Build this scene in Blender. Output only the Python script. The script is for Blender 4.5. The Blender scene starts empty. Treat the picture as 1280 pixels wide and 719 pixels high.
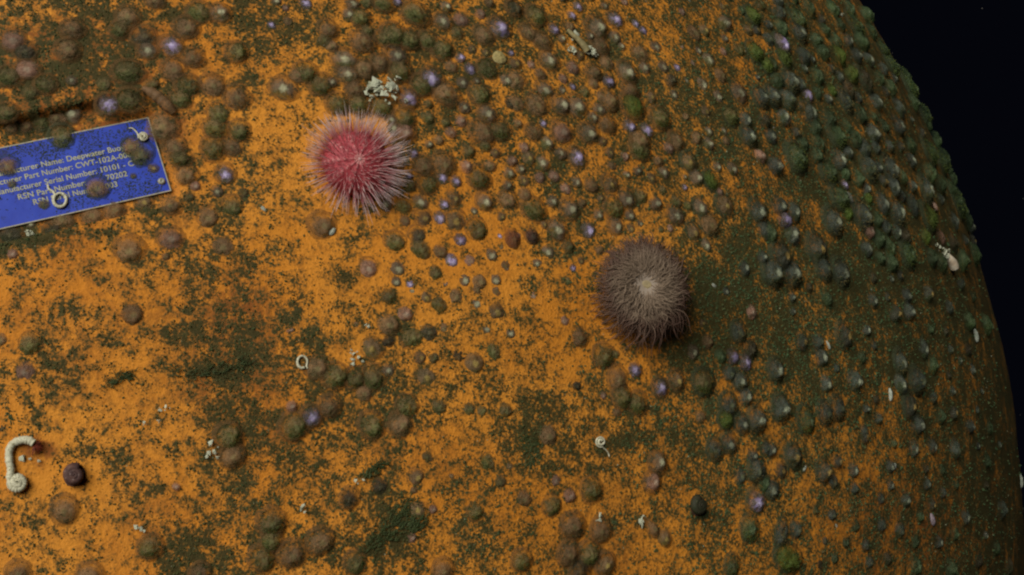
import bpy, bmesh, math, random
import numpy as np
from mathutils import Vector, Matrix

random.seed(7)
rng = np.random.default_rng(11)
SC = bpy.context.scene
COL = SC.collection

# ------------------------------------------------------------------ camera
F = 1700.0                     # focal length in photo pixels (1280 wide)
CX, CY = 640.0, 359.5
cam_d = bpy.data.cameras.new('camera')
cam_d.sensor_width = 36.0
cam_d.lens = 36.0 * F / 1280.0
cam_d.clip_start = 0.01
cam_d.clip_end = 200.0
cam = bpy.data.objects.new('camera', cam_d)
cam.rotation_euler = (math.radians(90), 0, 0)
COL.objects.link(cam)
SC.camera = cam

# ------------------------------------------------------------------ water all round (deep, unlit) and the light
W = bpy.data.worlds.new('World')
SC.world = W
W.use_nodes = True
bg = W.node_tree.nodes['Background']
bg.inputs['Color'].default_value = (0.30, 0.36, 0.72, 1)
bg.inputs['Strength'].default_value = 0.0042

SUN_FROM = Vector((-0.38, -0.78, 0.50)).normalized()      # where the light comes from
sun_d = bpy.data.lights.new('sun', 'SUN')
sun_d.energy = 3.5
sun_d.angle = math.radians(44.0)
sun_d.color = (1.0, 0.95, 0.86)
sun = bpy.data.objects.new('sun', sun_d)
sun.rotation_euler = SUN_FROM.to_track_quat('Z', 'Y').to_euler()
sun.location = SUN_FROM * 3
COL.objects.link(sun)

SC.view_settings.view_transform = 'Standard'
SC.view_settings.look = 'None'
SC.view_settings.exposure = 0.0
SC.view_settings.gamma = 1.0
SC.view_settings.use_curve_mapping = False
SC.render.engine = 'CYCLES'
SC.cycles.pixel_filter_type = 'BLACKMAN_HARRIS'
SC.cycles.filter_width = 2.25
SC.cycles.max_bounces = 5
SC.cycles.transparent_max_bounces = 10

# ------------------------------------------------------------------ the buoy's place: a sphere seen from close by
R = 1.3
ALPHA = math.radians(37.78)
DIST = R / math.sin(ALPHA)


def ray(x, y):
    return Vector(((x - CX) / F, 1.0, -(y - CY) / F)).normalized()


CEN = ray(100, 640) * DIST
CENn = np.array(CEN)


def hit_sphere(x, y, r=R):
    d = ray(x, y)
    b = d.dot(CEN)
    q = b * b - (CEN.dot(CEN) - r * r)
    if q < 0:                       # beyond the limb: nearest point of the limb
        p = d * b
        return CEN + (p - CEN).normalized() * r
    return d * (b - math.sqrt(q))


def hit_plane(x, y, p0, n):
    d = ray(x, y)
    return d * (p0.dot(n) / d.dot(n))


def to_px(P):                       # numpy (n,3) -> photo pixels
    y = np.maximum(P[:, 1], 1e-3)
    return np.stack([CX + F * P[:, 0] / y, CY - F * P[:, 2] / y], 1)


# pocket with the nameplate: a flat, slightly sunk field
PC = hit_sphere(54, 218)
PN = (PC - CEN).normalized()
PX = PC.y / F                       # metres per photo pixel at the plate
POCK_DEPTH = 19 * PX
P0 = PC - PN * POCK_DEPTH           # floor of the pocket
PLATE_T = 2.5 * PX
PT0 = P0 + PN * (PLATE_T + 1.0 * PX)   # top of the plate
tr = hit_plane(188, 147, PT0, PN)
br = hit_plane(213, 238, PT0, PN)
bl = hit_plane(0, 286, PT0, PN)
PU = (br - bl).normalized()         # along the text
PV = PN.cross(PU).normalized()      # up the plate
PLATE_H = (tr - br).dot(PV)
PLATE_W = PLATE_H * 3.15
PLATE_O = br.copy()                 # lower right corner, local coordinates (u<0, v>0)


def plate_uv(P):
    q = P - PLATE_O
    return q.dot(PU), q.dot(PV)


POCK_U = (-PLATE_W - 22 * PX, 20 * PX)
POCK_V = (-25 * PX, PLATE_H + 36 * PX)
POCK_R = 34 * PX


def pock_sdf(u, v):                 # rounded rectangle, negative inside
    cu, cv = (POCK_U[0] + POCK_U[1]) / 2, (POCK_V[0] + POCK_V[1]) / 2
    hu, hv = (POCK_U[1] - POCK_U[0]) / 2 - POCK_R, (POCK_V[1] - POCK_V[0]) / 2 - POCK_R
    du, dv = np.abs(u - cu) - hu, np.abs(v - cv) - hv
    return np.hypot(np.maximum(du, 0), np.maximum(dv, 0)) + np.minimum(np.maximum(du, dv), 0) - POCK_R


def carve(P):
    """press points of the sphere into the pocket (numpy n,3)"""
    q = P - np.array(PLATE_O)
    u, v = q @ np.array(PU), q @ np.array(PV)
    s = pock_sdf(u, v)
    t = np.clip((-s) / (7 * PX), 0, 1)
    t = t * t * (3 - 2 * t)
    h = (P - np.array(P0)) @ np.array(PN)      # height over the floor
    ok = (h > 0) & (((P - CENn) @ np.array(PN)) > 0)
    t = np.where(ok, t, 0)
    return P - (t * h)[:, None] * np.array(PN)[None, :], t


def surf(x, y):
    """point, normal, metres per pixel for a thing seen at photo pixel x, y"""
    p = hit_plane(x, y, PT0, PN)
    u, v = plate_uv(p)
    if -PLATE_W < u < 0 and 0 < v < PLATE_H:
        return p, PN, p.y / F
    p = hit_plane(x, y, P0, PN)
    u, v = plate_uv(p)
    if pock_sdf(u, v) < -5 * PX and (hit_sphere(x, y) - P0).dot(PN) > 0:
        return p, PN, p.y / F
    p = hit_sphere(x, y)
    return p, (p - CEN).normalized(), p.y / F


def frame(n, spin=0.0):
    """rotation whose z is n and whose y is photo-up laid on the surface, turned by spin"""
    y = (Vector((0, 0, 1)) - n * n.z)
    if y.length < 1e-4:
        y = Vector((0, 1, 0))
    y.normalize()
    x = y.cross(n).normalized()
    m = Matrix((x, y, n)).transposed()
    return m @ Matrix.Rotation(spin, 3, 'Z')


# ------------------------------------------------------------------ vectorised noise for growth patterns
_perm = np.random.default_rng(3).random((64, 64, 64)).astype(np.float32)


def vnoise(P):
    i = np.floor(P).astype(int)
    f = P - i
    f = f * f * (3 - 2 * f)
    r = 0
    for dx in (0, 1):
        for dy in (0, 1):
            for dz in (0, 1):
                w = (f[:, 0] if dx else 1 - f[:, 0]) * (f[:, 1] if dy else 1 - f[:, 1]) * (f[:, 2] if dz else 1 - f[:, 2])
                r = r + w * _perm[(i[:, 0] + dx) & 63, (i[:, 1] + dy) & 63, (i[:, 2] + dz) & 63]
    return r


def fbm(P, octs=4):
    a, s, t = 1.0, 0.0, 0.0
    for k in range(octs):
        s = s + a * vnoise(P * (2.03 ** k) + 17.3 * k)
        t += a
        a *= 0.55
    return s / t


# how densely dark growth covers the paint, read off the photo every 64 pixels (0 bare, 9 covered)
GROW = ["66665555566566765678999999",
        "6677433455565667778999999",
        "7744333235455667777889999",
        "3333554233356555666767799",
        "5434553233333456667777799",
        "3333454343343357767777888",
        "3434455454333347777888888",
        "4435766654544456777788888",
        "2334764544666555567788888",
        "2245755544545555567777777",
        "3346645646443555567777777"]
GROW = ["66655545566557666788999999",
        "67743334555556677789999999",
        "75333323545556777889999999",
        "22235423335556667677999999",
        "64345323333456666777799999",
        "33345434343357767777888888",
        "34345545433347777888888888",
        "44345556545445677778888888",
        "23335545446665555678888888",
        "22446545445455555677777777",
        "33465456464435555677777777"]
GA = np.minimum(np.array([[int(c) for c in r[:20]] for r in GROW], float) / 9.0, .80)
RUST = [(60, 110, 90, .8), (150, 60, 80, .5), (20, 60, 60, .5), (265, 410, 70, .9), (290, 500, 60, .7), (340, 560, 60, .6), (90, 90, 110, .5), (330, 440, 50, .5), (300, 380, 40, .5), (640, 300, 18, .5),
        (480, 590, 70, .5), (210, 160, 26, .8), (100, 150, 50, 1.0), (60, 285, 50, .6), (200, 640, 50, .3), (700, 700, 60, .3),
        (1190, 690, 90, 1.2), (1120, 640, 80, .5), (1140, 330, 60, .5), (48, 563, 14, 3.0), (58, 566, 10, 1.5)]
BLOTS = [(640, 560, 40, 60, .12), (390, 520, 70, 60, .10), (310, 455, 45, 10, .35), (250, 462, 40, 9, .4), (285, 470, 30, 8, .35), (110, 560, 14, 9, .25), (155, 470, 14, 7, .5), (95, 485, 14, 12, .35),
         (68, 455, 10, 8, .3), (240, 690, 40, 26, .25), (490, 660, 60, 20, .2), (560, 60, 40, 20, .15), (850, 130, 50, 40, .2), (940, 380, 60, 40, .2),
         (1080, 340, 60, 60, .15), (860, 440, 50, 18, .2), (330, 540, 40, 40, .15), (390, 230, 14, 14, .3), (325, 60, 30, 14, .1), (85, 385, 16, 16, .3),
         (30, 300, 40, 9, .6), (110, 290, 70, 7, .45), (195, 262, 40, 7, .4), (40, 445, 12, 10, .3), (300, 130, 30, 40, .2), (430, 350, 14, 16, .4),
         (640, 350, 10, 8, .1), (730, 480, 20, 14, .3), (665, 500, 30, 18, .25), (1000, 225, 30, 18, .2), (800, 650, 30, 26, .1), (395, 590, 14, 14, .4),
         (225, 555, 12, 10, .3), (200, 610, 16, 8, .4), (700, 320, 24, 6, .2), (715, 312, 8, 8, .3), (925, 300, 30, 26, .2)]


def growth(P):
    q = to_px(P)
    x = np.clip(q[:, 0], -200, 1285)
    y = np.clip(q[:, 1], -200, 900)
    gx = np.clip((x - 32) / 64.0, 0, 18.999)
    gy = np.clip((y - 32) / 64.0, 0, 9.999)
    i, j = gx.astype(int), gy.astype(int)
    fx, fy = gx - i, gy - j
    g = (GA[j, i] * (1 - fx) + GA[j, i + 1] * fx) * (1 - fy) + (GA[j + 1, i] * (1 - fx) + GA[j + 1, i + 1] * fx) * fy
    for (bx, by, sx, sy, a) in BLOTS:
        g = g + a * np.exp(-((x - bx) / sx) ** 2 - ((y - by) / sy) ** 2)
    n = fbm(P * 22.0, 3) - 0.5
    n2 = fbm(P * 75.0 + 9.1, 3) - 0.5
    n3 = fbm(P * 190.0 + 3.3, 3) - 0.5
    up = 1 / (1 + np.exp(-(x - 960 - np.clip(y - 120, 0, 500) * .45) / 35.0))
    g = g + .10 * np.exp(-((x - 560) / 200) ** 2 - ((y - 90) / 170) ** 2)
    return g + .13 + .10 * up + .34 * n + .85 * n2 + 1.0 * n3


def greenness(P):
    """where the film is the bright green kind instead of the olive one"""
    q = to_px(P)
    x, y = np.clip(q[:, 0], -200, 1285), np.clip(q[:, 1], -200, 900)
    f = 1 / (1 + np.exp(-(x - 860) / 80.0))
    return np.clip(f * .9 + 1.6 * (fbm(P * 30.0 + 7.7, 3) - .5), 0, 1)


def rustiness(P):
    q = to_px(P)
    g = 0.0
    for (bx, by, s, a) in RUST:
        g = g + a * np.exp(-((q[:, 0] - bx) / s) ** 2 - ((q[:, 1] - by) / s) ** 2)
    return np.clip(g + 1.6 * (fbm(P * 16.0 + 4.0, 3) - .55), 0, 1)


# ------------------------------------------------------------------ small helpers
def tag(o, label=None, cat=None, group=None, kind=None):
    if label: o['label'] = label
    if cat: o['category'] = cat
    if group: o['group'] = group
    if kind: o['kind'] = kind
    return o


def mesh_np(name, V, Fc, mat, smooth=True):
    """V (n,3), Fc (m,k) with all faces of k corners"""
    me = bpy.data.meshes.new(name)
    V = np.asarray(V, np.float32)
    Fc = np.asarray(Fc, np.int32)
    k = Fc.shape[1]
    me.vertices.add(len(V))
    me.vertices.foreach_set('co', V.ravel())
    me.loops.add(Fc.size)
    me.loops.foreach_set('vertex_index', Fc.ravel())
    me.polygons.add(len(Fc))
    me.polygons.foreach_set('loop_start', np.arange(len(Fc), dtype=np.int32) * k)
    me.polygons.foreach_set('loop_total', np.full(len(Fc), k, np.int32))
    me.polygons.foreach_set('use_smooth', np.full(len(Fc), smooth))
    me.update(calc_edges=True)
    me.validate()
    if mat: me.materials.append(mat)
    return me


def obj(name, me, parent=None, M=None):
    o = bpy.data.objects.new(name, me)
    COL.objects.link(o)
    if parent: o.parent = parent
    if M is not None:
        if parent: o.matrix_local = M
        else: o.matrix_world = M
    return o


def place(p, n, s, spin=0.0, sx=1.0, sy=1.0, sz=1.0):
    m = frame(n, spin).to_4x4()
    m = Matrix.Translation(p) @ m @ Matrix.Diagonal((s * sx, s * sy, s * sz, 1))
    return m


def tube_mesh(name, pts, rads, mat, seg=8, cap=True):
    """tube through 3D points"""
    pts = [Vector(p) for p in pts]
    n = len(pts)
    V, Fq = [], []
    up = None
    for i in range(n):
        t = (pts[min(i + 1, n - 1)] - pts[max(i - 1, 0)])
        t = t.normalized() if t.length > 1e-9 else Vector((0, 0, 1))
        if up is None:
            up = t.orthogonal().normalized()
        up = (up - t * up.dot(t))
        up = up.normalized() if up.length > 1e-6 else t.orthogonal().normalized()
        b = t.cross(up)
        for k in range(seg):
            a = 2 * math.pi * k / seg
            V.append(pts[i] + (up * math.cos(a) + b * math.sin(a)) * rads[i])
    for i in range(n - 1):
        for k in range(seg):
            k2 = (k + 1) % seg
            Fq.append((i * seg + k, i * seg + k2, (i + 1) * seg + k2, (i + 1) * seg + k))
    if cap:
        c0, c1 = len(V), len(V) + 1
        V += [pts[0], pts[-1]]
        for k in range(seg):
            k2 = (k + 1) % seg
            Fq.append((c0, k2, k, k))
            Fq.append((c1, (n - 1) * seg + k, (n - 1) * seg + k2, (n - 1) * seg + k2))
    me = bpy.data.meshes.new(name)
    me.from_pydata([tuple(v) for v in V], [], [tuple(dict.fromkeys(f)) for f in Fq])
    for p in me.polygons: p.use_smooth = True
    if mat: me.materials.append(mat)
    return me


# ------------------------------------------------------------------ materials
class NT:
    def __init__(s, name):
        s.m = bpy.data.materials.new(name)
        s.m.use_nodes = True
        s.t = s.m.node_tree
        s.b = s.t.nodes['Principled BSDF']

    def n(s, kind, **kw):
        nd = s.t.nodes.new(kind)
        for k, v in kw.items():
            if k in nd.inputs.keys(): nd.inputs[k].default_value = v
            else: setattr(nd, k, v)
        return nd

    def l(s, a, b):
        s.t.links.new(a, b)

    def val(s, x, sock):
        if isinstance(x, (int, float)): sock.default_value = x
        else: s.l(x, sock)

    def math(s, op, a, b=0.0, clamp=False):
        nd = s.n('ShaderNodeMath', operation=op)
        nd.use_clamp = clamp
        s.val(a, nd.inputs[0]); s.val(b, nd.inputs[1])
        return nd.outputs[0]

    def step(s, x, lo, hi):
        nd = s.n('ShaderNodeMapRange')
        nd.interpolation_type = 'SMOOTHSTEP'
        s.val(x, nd.inputs[0])
        nd.inputs[1].default_value = lo; nd.inputs[2].default_value = hi
        return nd.outputs[0]

    def noise(s, vec, scale, detail=4.0, rough=0.55):
        nd = s.n('ShaderNodeTexNoise', Scale=scale, Detail=detail, Roughness=rough)
        s.l(vec, nd.inputs['Vector'])
        return nd.outputs['Fac']

    def mix(s, f, a, b):
        nd = s.n('ShaderNodeMix', data_type='RGBA')
        s.val(f, nd.inputs[0])
        for x, k in ((a, 6), (b, 7)):
            if isinstance(x, tuple): nd.inputs[k].default_value = (*x, 1)
            else: s.l(x, nd.inputs[k])
        return nd.outputs[2]

    def bump(s, h, strength, dist):
        nd = s.n('ShaderNodeBump', Strength=strength, Distance=dist)
        s.l(h, nd.inputs['Height'])
        s.l(nd.outputs[0], s.b.inputs['Normal'])

    def finish(s, col, rough=0.7, spec=0.25):
        s.l(col, s.b.inputs['Base Color']) if not isinstance(col, tuple) else setattr(s.b.inputs['Base Color'], 'default_value', (*col, 1))
        s.val(rough, s.b.inputs['Roughness'])
        s.b.inputs['Specular IOR Level'].default_value = spec
        return s.m


def mat_buoy():
    t = NT('orange paint with growth')
    pos = t.n('ShaderNodeTexCoord').outputs['Object']
    g = t.n('ShaderNodeAttribute', attribute_name='growth').outputs['Fac']
    r = t.n('ShaderNodeAttribute', attribute_name='rust').outputs['Fac']
    big = t.noise(pos, 9, 4)
    fine = t.noise(pos, 260, 4, 0.7)
    mid = t.noise(pos, 110, 4, 0.65)
    speck = t.noise(pos, 430, 3, 0.7)
    tiny = t.noise(pos, 820, 2, 0.6)
    paint = t.mix(t.step(big, .3, .7), (.65, .235, .022), (.75, .305, .038))
    paint = t.mix(t.math('MULTIPLY', t.step(mid, .45, .75), .35), paint, (.50, .155, .012))
    # thin brown dust, patchy
    dust = t.noise(pos, 55, 5, .7)
    df = t.math('ADD', t.math('MULTIPLY', g, .35), t.math('ADD', dust, t.math('MULTIPLY', t.math('SUBTRACT', fine, .5), .9)))
    paint = t.mix(t.math('MULTIPLY', t.step(df, .55, .95), .62), paint, (.26, .105, .020))
    # rusty red-brown film
    film = t.math('MULTIPLY', r, t.step(t.math('ADD', mid, t.math('MULTIPLY', fine, .6)), .55, .85))
    paint = t.mix(t.math('MULTIPLY', film, .85), paint, (.21, .062, .016))
    # olive growth: wash, patches and specks
    e = t.math('ADD', g, t.math('MULTIPLY', t.math('SUBTRACT', fine, .5), 1.5))
    e = t.math('ADD', e, t.math('MULTIPLY', t.math('SUBTRACT', mid, .5), .9))
    e = t.math('ADD', e, t.math('MULTIPLY', t.math('SUBTRACT', speck, .5), 2.0))
    e = t.math('ADD', e, t.math('MULTIPLY', t.math('SUBTRACT', tiny, .5), 1.1))
    wash = t.math('MULTIPLY', t.step(e, .15, .95), .5)
    gr = t.n('ShaderNodeAttribute', attribute_name='green').outputs['Fac']
    olive = t.mix(t.step(mid, .4, .6), (.064, .066, .020), (.044, .058, .019))
    olive = t.mix(gr, olive, (.044, .096, .044))
    c = t.mix(wash, paint, (.26, .115, .020))
    c = t.mix(t.math('MULTIPLY', t.step(e, .50, 1.02), .92), c, olive)
    e2 = t.math('ADD', t.math('MULTIPLY', g, .35), speck)
    c = t.mix(t.math('MULTIPLY', t.step(e2, .74, .84), .85), c, (.055, .042, .012))
    t.bump(t.math('ADD', t.math('MULTIPLY', fine, .7), t.math('MULTIPLY', e, .35)), .5, .0016)
    return t.finish(c, .75, .18)


def mat_shell(name, base1, base2, algae, amount, apex, apex_r, apex_amt, sheen=None, rough=.55):
    """limpet shell; the mesh has radius 1 and its apex at y = -.22"""
    t = NT(name)
    pos = t.n('ShaderNodeAttribute', attribute_name='shell_co').outputs['Vector']
    rnd = t.math('FRACT', t.math('ADD', t.n('ShaderNodeObjectInfo').outputs['Random'], t.n('ShaderNodeAttribute', attribute_name='shell_var').outputs['Fac']))
    off = t.n('ShaderNodeCombineXYZ')
    for k, f in enumerate((37.0, 91.0, 53.0)): t.l(t.math('MULTIPLY', rnd, f), off.inputs[k])
    va = t.n('ShaderNodeVectorMath', operation='ADD')
    t.l(pos, va.inputs[0]); t.l(off.outputs[0], va.inputs[1])
    p = va.outputs[0]
    n1 = t.noise(p, 1.7, 4, .6)
    n2 = t.noise(p, 5.5, 4, .65)
    n3 = t.noise(p, 15, 3, .6)
    sep = t.n('ShaderNodeSeparateXYZ')
    t.l(pos, sep.inputs[0])
    dx, dy = sep.outputs[0], t.math('ADD', sep.outputs[1], .22)
    d = t.math('SQRT', t.math('ADD', t.math('MULTIPLY', dx, dx), t.math('MULTIPLY', dy, dy)))
    dn = t.math('ADD', d, t.math('MULTIPLY', t.math('SUBTRACT', n2, .5), .55))
    c = t.mix(t.step(n1, .35, .65), base1, base2)
    # growth lines round the shell
    ring = t.math('SINE', t.math('ADD', t.math('MULTIPLY', d, 34.0), t.math('MULTIPLY', n1, 9.0)))
    c = t.mix(t.math('MULTIPLY', t.step(ring, .1, 1.0), .16), c, (.05, .035, .02))
    # green algae, thicker on the lower flank
    a = t.math('ADD', t.math('ADD', n1, t.math('MULTIPLY', n2, .6)), t.math('MULTIPLY', sep.outputs[1], -.42))
    a = t.math('ADD', a, t.math('MULTIPLY', rnd, .12))
    c = t.mix(t.math('MULTIPLY', t.step(a, 1.02 - amount, 1.30 - amount), .9), c, algae)
    c = t.mix(t.math('MULTIPLY', t.step(n3, .60, .72), .7), c, (.026, .026, .011))
    c = t.mix(t.math('MULTIPLY', t.step(n2, .56, .72), .45), c, tuple(min(1, q * 2.0) for q in base1))
    c = t.mix(t.math('MULTIPLY', t.step(n2, .46, .34), .5), c, tuple(q * .45 for q in base2))
    n4 = t.noise(p, 11, 2, .6)
    c = t.mix(t.math('MULTIPLY', t.step(n4, .66, .74), .7), c, (.42, .42, .30))  # whitish specks painted in as glints
    c = t.mix(t.math('MULTIPLY', t.step(dn, apex_r + .07, apex_r * .4), apex_amt), c, apex)  # pale apex, enlarged and brightened to paint in lamp highlights
    if sheen:
        w = t.noise(p, 3.2, 2, .5)
        c = t.mix(t.math('MULTIPLY', t.math('MULTIPLY', t.step(w, .46, .60), t.step(d, .8, .3)), .8), c, sheen)
    hv = t.n('ShaderNodeHueSaturation', Saturation=1.0)
    t.l(t.math('ADD', t.math('MULTIPLY', rnd, .6), .72), hv.inputs['Value'])
    # thin translucent skirt: the paint shows through towards the rim
    al = t.math('SUBTRACT', 1.0, t.math('MULTIPLY', t.step(t.math('ADD', d, t.math('MULTIPLY', t.math('SUBTRACT', n2, .5), .8)), .40, 1.15), .68))
    al = t.math('SUBTRACT', al, t.math('ADD', .14, t.math('MULTIPLY', t.step(n1, .42, .68), .28)), True)
    t.l(al, t.b.inputs['Alpha'])
    t.l(c, hv.inputs['Color'])
    t.bump(t.math('ADD', n3, t.math('MULTIPLY', n2, 1.5)), .55, .0016)
    return t.finish(hv.outputs[0], rough, .3)


def mat_plain(name, c1, c2, scale=300, rough=.6, spec=.3, dark=None, thr=.6):
    t = NT(name)
    pos = t.n('ShaderNodeTexCoord').outputs['Object']
    n1 = t.noise(pos, scale, 4, .6)
    c = t.mix(t.step(n1, .35, .65), c1, c2)
    if dark:
        n2 = t.noise(pos, scale * 2.1, 4, .65)
        c = t.mix(t.math('MULTIPLY', t.step(n2, thr, thr + .1), .85), c, dark)
    t.bump(n1, .35, .4 / scale)
    return t.finish(c, rough, spec)


def mat_turf():
    t = NT('olive turf')
    pos = t.n('ShaderNodeTexCoord').outputs['Object']
    n1 = t.noise(pos, 30, 4, .6)
    n2 = t.noise(pos, 600, 2, .6)
    c = t.mix(t.step(n1, .42, .62), (.064, .064, .019), (.046, .060, .019))
    c = t.mix(t.n('ShaderNodeAttribute', attribute_name='green').outputs['Fac'], c, (.042, .088, .036))
    c = t.mix(t.step(n2, .5, .75), c, (.090, .082, .030))
    return t.finish(c, .8, .2)


def mat_anem():
    t = NT('brown tentacle')
    rnd = t.n('ShaderNodeObjectInfo').outputs['Random']
    a = t.n('ShaderNodeAttribute', attribute_name='along').outputs['Fac']
    inn = t.n('ShaderNodeAttribute', attribute_name='inner').outputs['Fac']
    c = t.mix(t.step(t.math('SUBTRACT', a, t.math('MULTIPLY', inn, .75)), -.1, .6), (.36, .275, .19), (.150, .088, .064))
    c = t.mix(t.math('MULTIPLY', rnd, .5), c, (.12, .070, .054))
    m = t.finish(c, .6, .2)
    t.b.inputs['Alpha'].default_value = .62
    t.b.inputs['Subsurface Radius'].default_value = (.002, .001, .0007)
    return m


M_BUOY = mat_buoy()
M_TURF = mat_turf()
GREEN = (.085, .098, .025)
KIND = {
    'g': dict(look='green mossy', m=mat_shell('mossy shell', (.17, .120, .048), (.110, .098, .032), GREEN, .16, (.16, .17, .06), .26, .6)),
    'G': dict(look='bright green', m=mat_shell('bright green shell', (.095, .125, .022), (.07, .10, .018), (.075, .125, .018), .25, (.14, .18, .04), .24, .5)),
    'b': dict(look='brown', m=mat_shell('brown shell', (.245, .140, .062), (.190, .120, .058), (.085, .080, .028), -.03, (.21, .18, .075), .27, .7)),
    'w': dict(look='white-tipped grey', m=mat_shell('white tipped shell', (.190, .130, .078), (.140, .112, .070), GREEN, .04, (.48, .48, .30), .36, .95)),
    'y': dict(look='yellow-tipped', m=mat_shell('yellow tipped shell', (.190, .120, .058), (.145, .105, .050), GREEN, .04, (.42, .31, .09), .27, .95)),
    'v': dict(look='violet-tipped', m=mat_shell('violet tipped shell', (.165, .130, .120), (.125, .105, .095), GREEN, .0, (.62, .55, .82), .40, .95, sheen=(.36, .29, .55), rough=.3)),
    'p': dict(look='pinkish', m=mat_shell('pinkish shell', (.33, .18, .12), (.27, .155, .105), (.13, .10, .05), -.12, (.40, .31, .22), .30, .8)),
    'd': dict(look='dark', m=mat_shell('dark shell', (.060, .046, .026), (.048, .048, .024), (.030, .036, .014), .12, (.13, .12, .06), .22, .6)),
    't': dict(look='white-tipped teal', m=mat_shell('white tipped shell dimmed teal', (.074, .088, .068), (.056, .074, .058), (.050, .070, .028), .05, (.40, .44, .30), .34, .95)),  # from here darker copies of the shells, dim light mixed into their colour
    'u': dict(look='teal grey', m=mat_shell('brown shell dimmed teal', (.068, .084, .064), (.050, .070, .054), (.050, .068, .026), .05, (.16, .18, .09), .27, .7)),
    'z': dict(look='yellow-tipped teal', m=mat_shell('yellow tipped shell dimmed teal', (.066, .066, .046), (.050, .058, .040), (.050, .066, .024), .05, (.40, .27, .08), .28, .95)),
    'e': dict(look='dark green', m=mat_shell('mossy shell dimmed green', (.056, .088, .038), (.042, .074, .032), (.050, .086, .028), .12, (.15, .20, .10), .26, .6)),
}
M_RIM = mat_plain('shell rim', (.26, .130, .048), (.16, .095, .036), 4, .7, .2)
M_RIM.node_tree.nodes['Principled BSDF'].inputs['Alpha'].default_value = .34
M_WHITE = mat_plain('chalky tube', (.62, .60, .44), (.50, .49, .35), 500, .6, .3, (.22, .19, .09), .54)
M_CRUST = mat_plain('white crust', (.60, .62, .48), (.42, .45, .31), 260, .6, .3, (.12, .13, .05), .56)
M_BLUE = mat_plain('blue plate', (.028, .056, .42), (.036, .074, .50), 45, .4, .3, (.020, .026, .11), .58)
M_BLUE.node_tree.nodes['Bump'].inputs['Strength'].default_value = .03
M_EDGE = mat_plain('plate edge', (.45, .42, .30), (.32, .30, .2), 300, .5, .4)
M_TEXT = mat_plain('plate print', (.48, .48, .30), (.38, .38, .25), 300, .5, .3, (.12, .12, .10), .66)
M_STEEL = mat_plain('screw steel', (.34, .33, .26), (.22, .21, .15), 500, .35, .5, (.08, .08, .04), .6)

# ------------------------------------------------------------------ the buoy
def build_buoy():
    n0 = np.array(PN)
    e1 = np.array(PU)
    e1 = e1 - n0 * (e1 @ n0); e1 /= np.linalg.norm(e1)
    e2 = np.cross(n0, e1)
    rings = list(np.arange(4, 260, 4.0)) + list(np.arange(260, 2900, 10.0))
    end = math.pi * R / PX
    a = 2900.0
    while a < end - 80:
        rings.append(a); a += 70
    th = np.array(rings) * PX / R
    S = 560
    ph = np.linspace(0, 2 * math.pi, S, endpoint=False)
    T, Ph = np.meshgrid(th, ph, indexing='ij')
    D = np.cos(T)[..., None] * n0 + np.sin(T)[..., None] * (np.cos(Ph)[..., None] * e1 + np.sin(Ph)[..., None] * e2)
    V = (CENn + R * D).reshape(-1, 3)
    V = np.vstack([V, CENn + R * n0, CENn - R * n0])
    V, t = carve(V)
    # slightly uneven moulded skin
    N = V - CENn
    N /= np.linalg.norm(N, axis=1)[:, None]
    V = V + N * ((fbm(V * 9.0, 3) - .5) * .006 * (1 - t))[:, None]
    nr = len(th)
    i = np.arange(nr - 1)[:, None] * S
    k = np.arange(S)[None, :]
    k2 = (k + 1) % S
    Q = np.stack([i + k, i + S + k, i + S + k2, i + k2], -1).reshape(-1, 4)
    me = bpy.data.meshes.new('buoy')
    top, bot = nr * S, nr * S + 1
    kk = np.arange(S)
    T1 = np.stack([np.full(S, top), kk, (kk + 1) % S], 1)
    T2 = np.stack([np.full(S, bot), (nr - 1) * S + (kk + 1) % S, (nr - 1) * S + kk], 1)
    loops = np.concatenate([Q.ravel(), T1.ravel(), T2.ravel()]).astype(np.int32)
    tot = np.concatenate([np.full(len(Q), 4), np.full(2 * S, 3)]).astype(np.int32)
    start = np.concatenate([[0], np.cumsum(tot)[:-1]]).astype(np.int32)
    me.vertices.add(len(V)); me.vertices.foreach_set('co', (V - CENn).astype(np.float32).ravel())
    me.loops.add(len(loops)); me.loops.foreach_set('vertex_index', loops)
    me.polygons.add(len(tot)); me.polygons.foreach_set('loop_start', start); me.polygons.foreach_set('loop_total', tot)
    me.polygons.foreach_set('use_smooth', np.full(len(tot), True))
    me.update(calc_edges=True)
    me.materials.append(M_BUOY)
    g = np.clip(growth(V), -.5, 2).astype(np.float32)
    me.attributes.new('growth', 'FLOAT', 'POINT').data.foreach_set('value', g)
    me.attributes.new('green', 'FLOAT', 'POINT').data.foreach_set('value', greenness(V).astype(np.float32))
    me.attributes.new('rust', 'FLOAT', 'POINT').data.foreach_set('value', rustiness(V).astype(np.float32))
    o = obj('buoy', me)
    o.location = CEN
    return tag(o, 'huge round orange painted buoy overgrown with limpets and dark algae', 'buoy')


BUOY = build_buoy()

# nameplate, a part of the buoy --------------------------------------------------------
PLM = Matrix.Translation(PLATE_O - CEN) @ Matrix((PU, PV, PN)).transposed().to_4x4()   # local frame of the plate in the buoy's


def box_bm(bm, x0, x1, y0, y1, z0, z1):
    vs = [bm.verts.new((x, y, z)) for z in (z0, z1) for y in (y0, y1) for x in (x0, x1)]
    for f in ((0, 2, 3, 1), (4, 5, 7, 6), (0, 1, 5, 4), (2, 6, 7, 3), (0, 4, 6, 2), (1, 3, 7, 5)):
        bm.faces.new([vs[q] for q in f])


def bm_mesh(bm, name, mat, smooth=False):
    bmesh.ops.recalc_face_normals(bm, faces=bm.faces)
    me = bpy.data.meshes.new(name)
    bm.to_mesh(me); bm.free()
    for p in me.polygons: p.use_smooth = smooth
    me.materials.append(mat)
    return me


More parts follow.
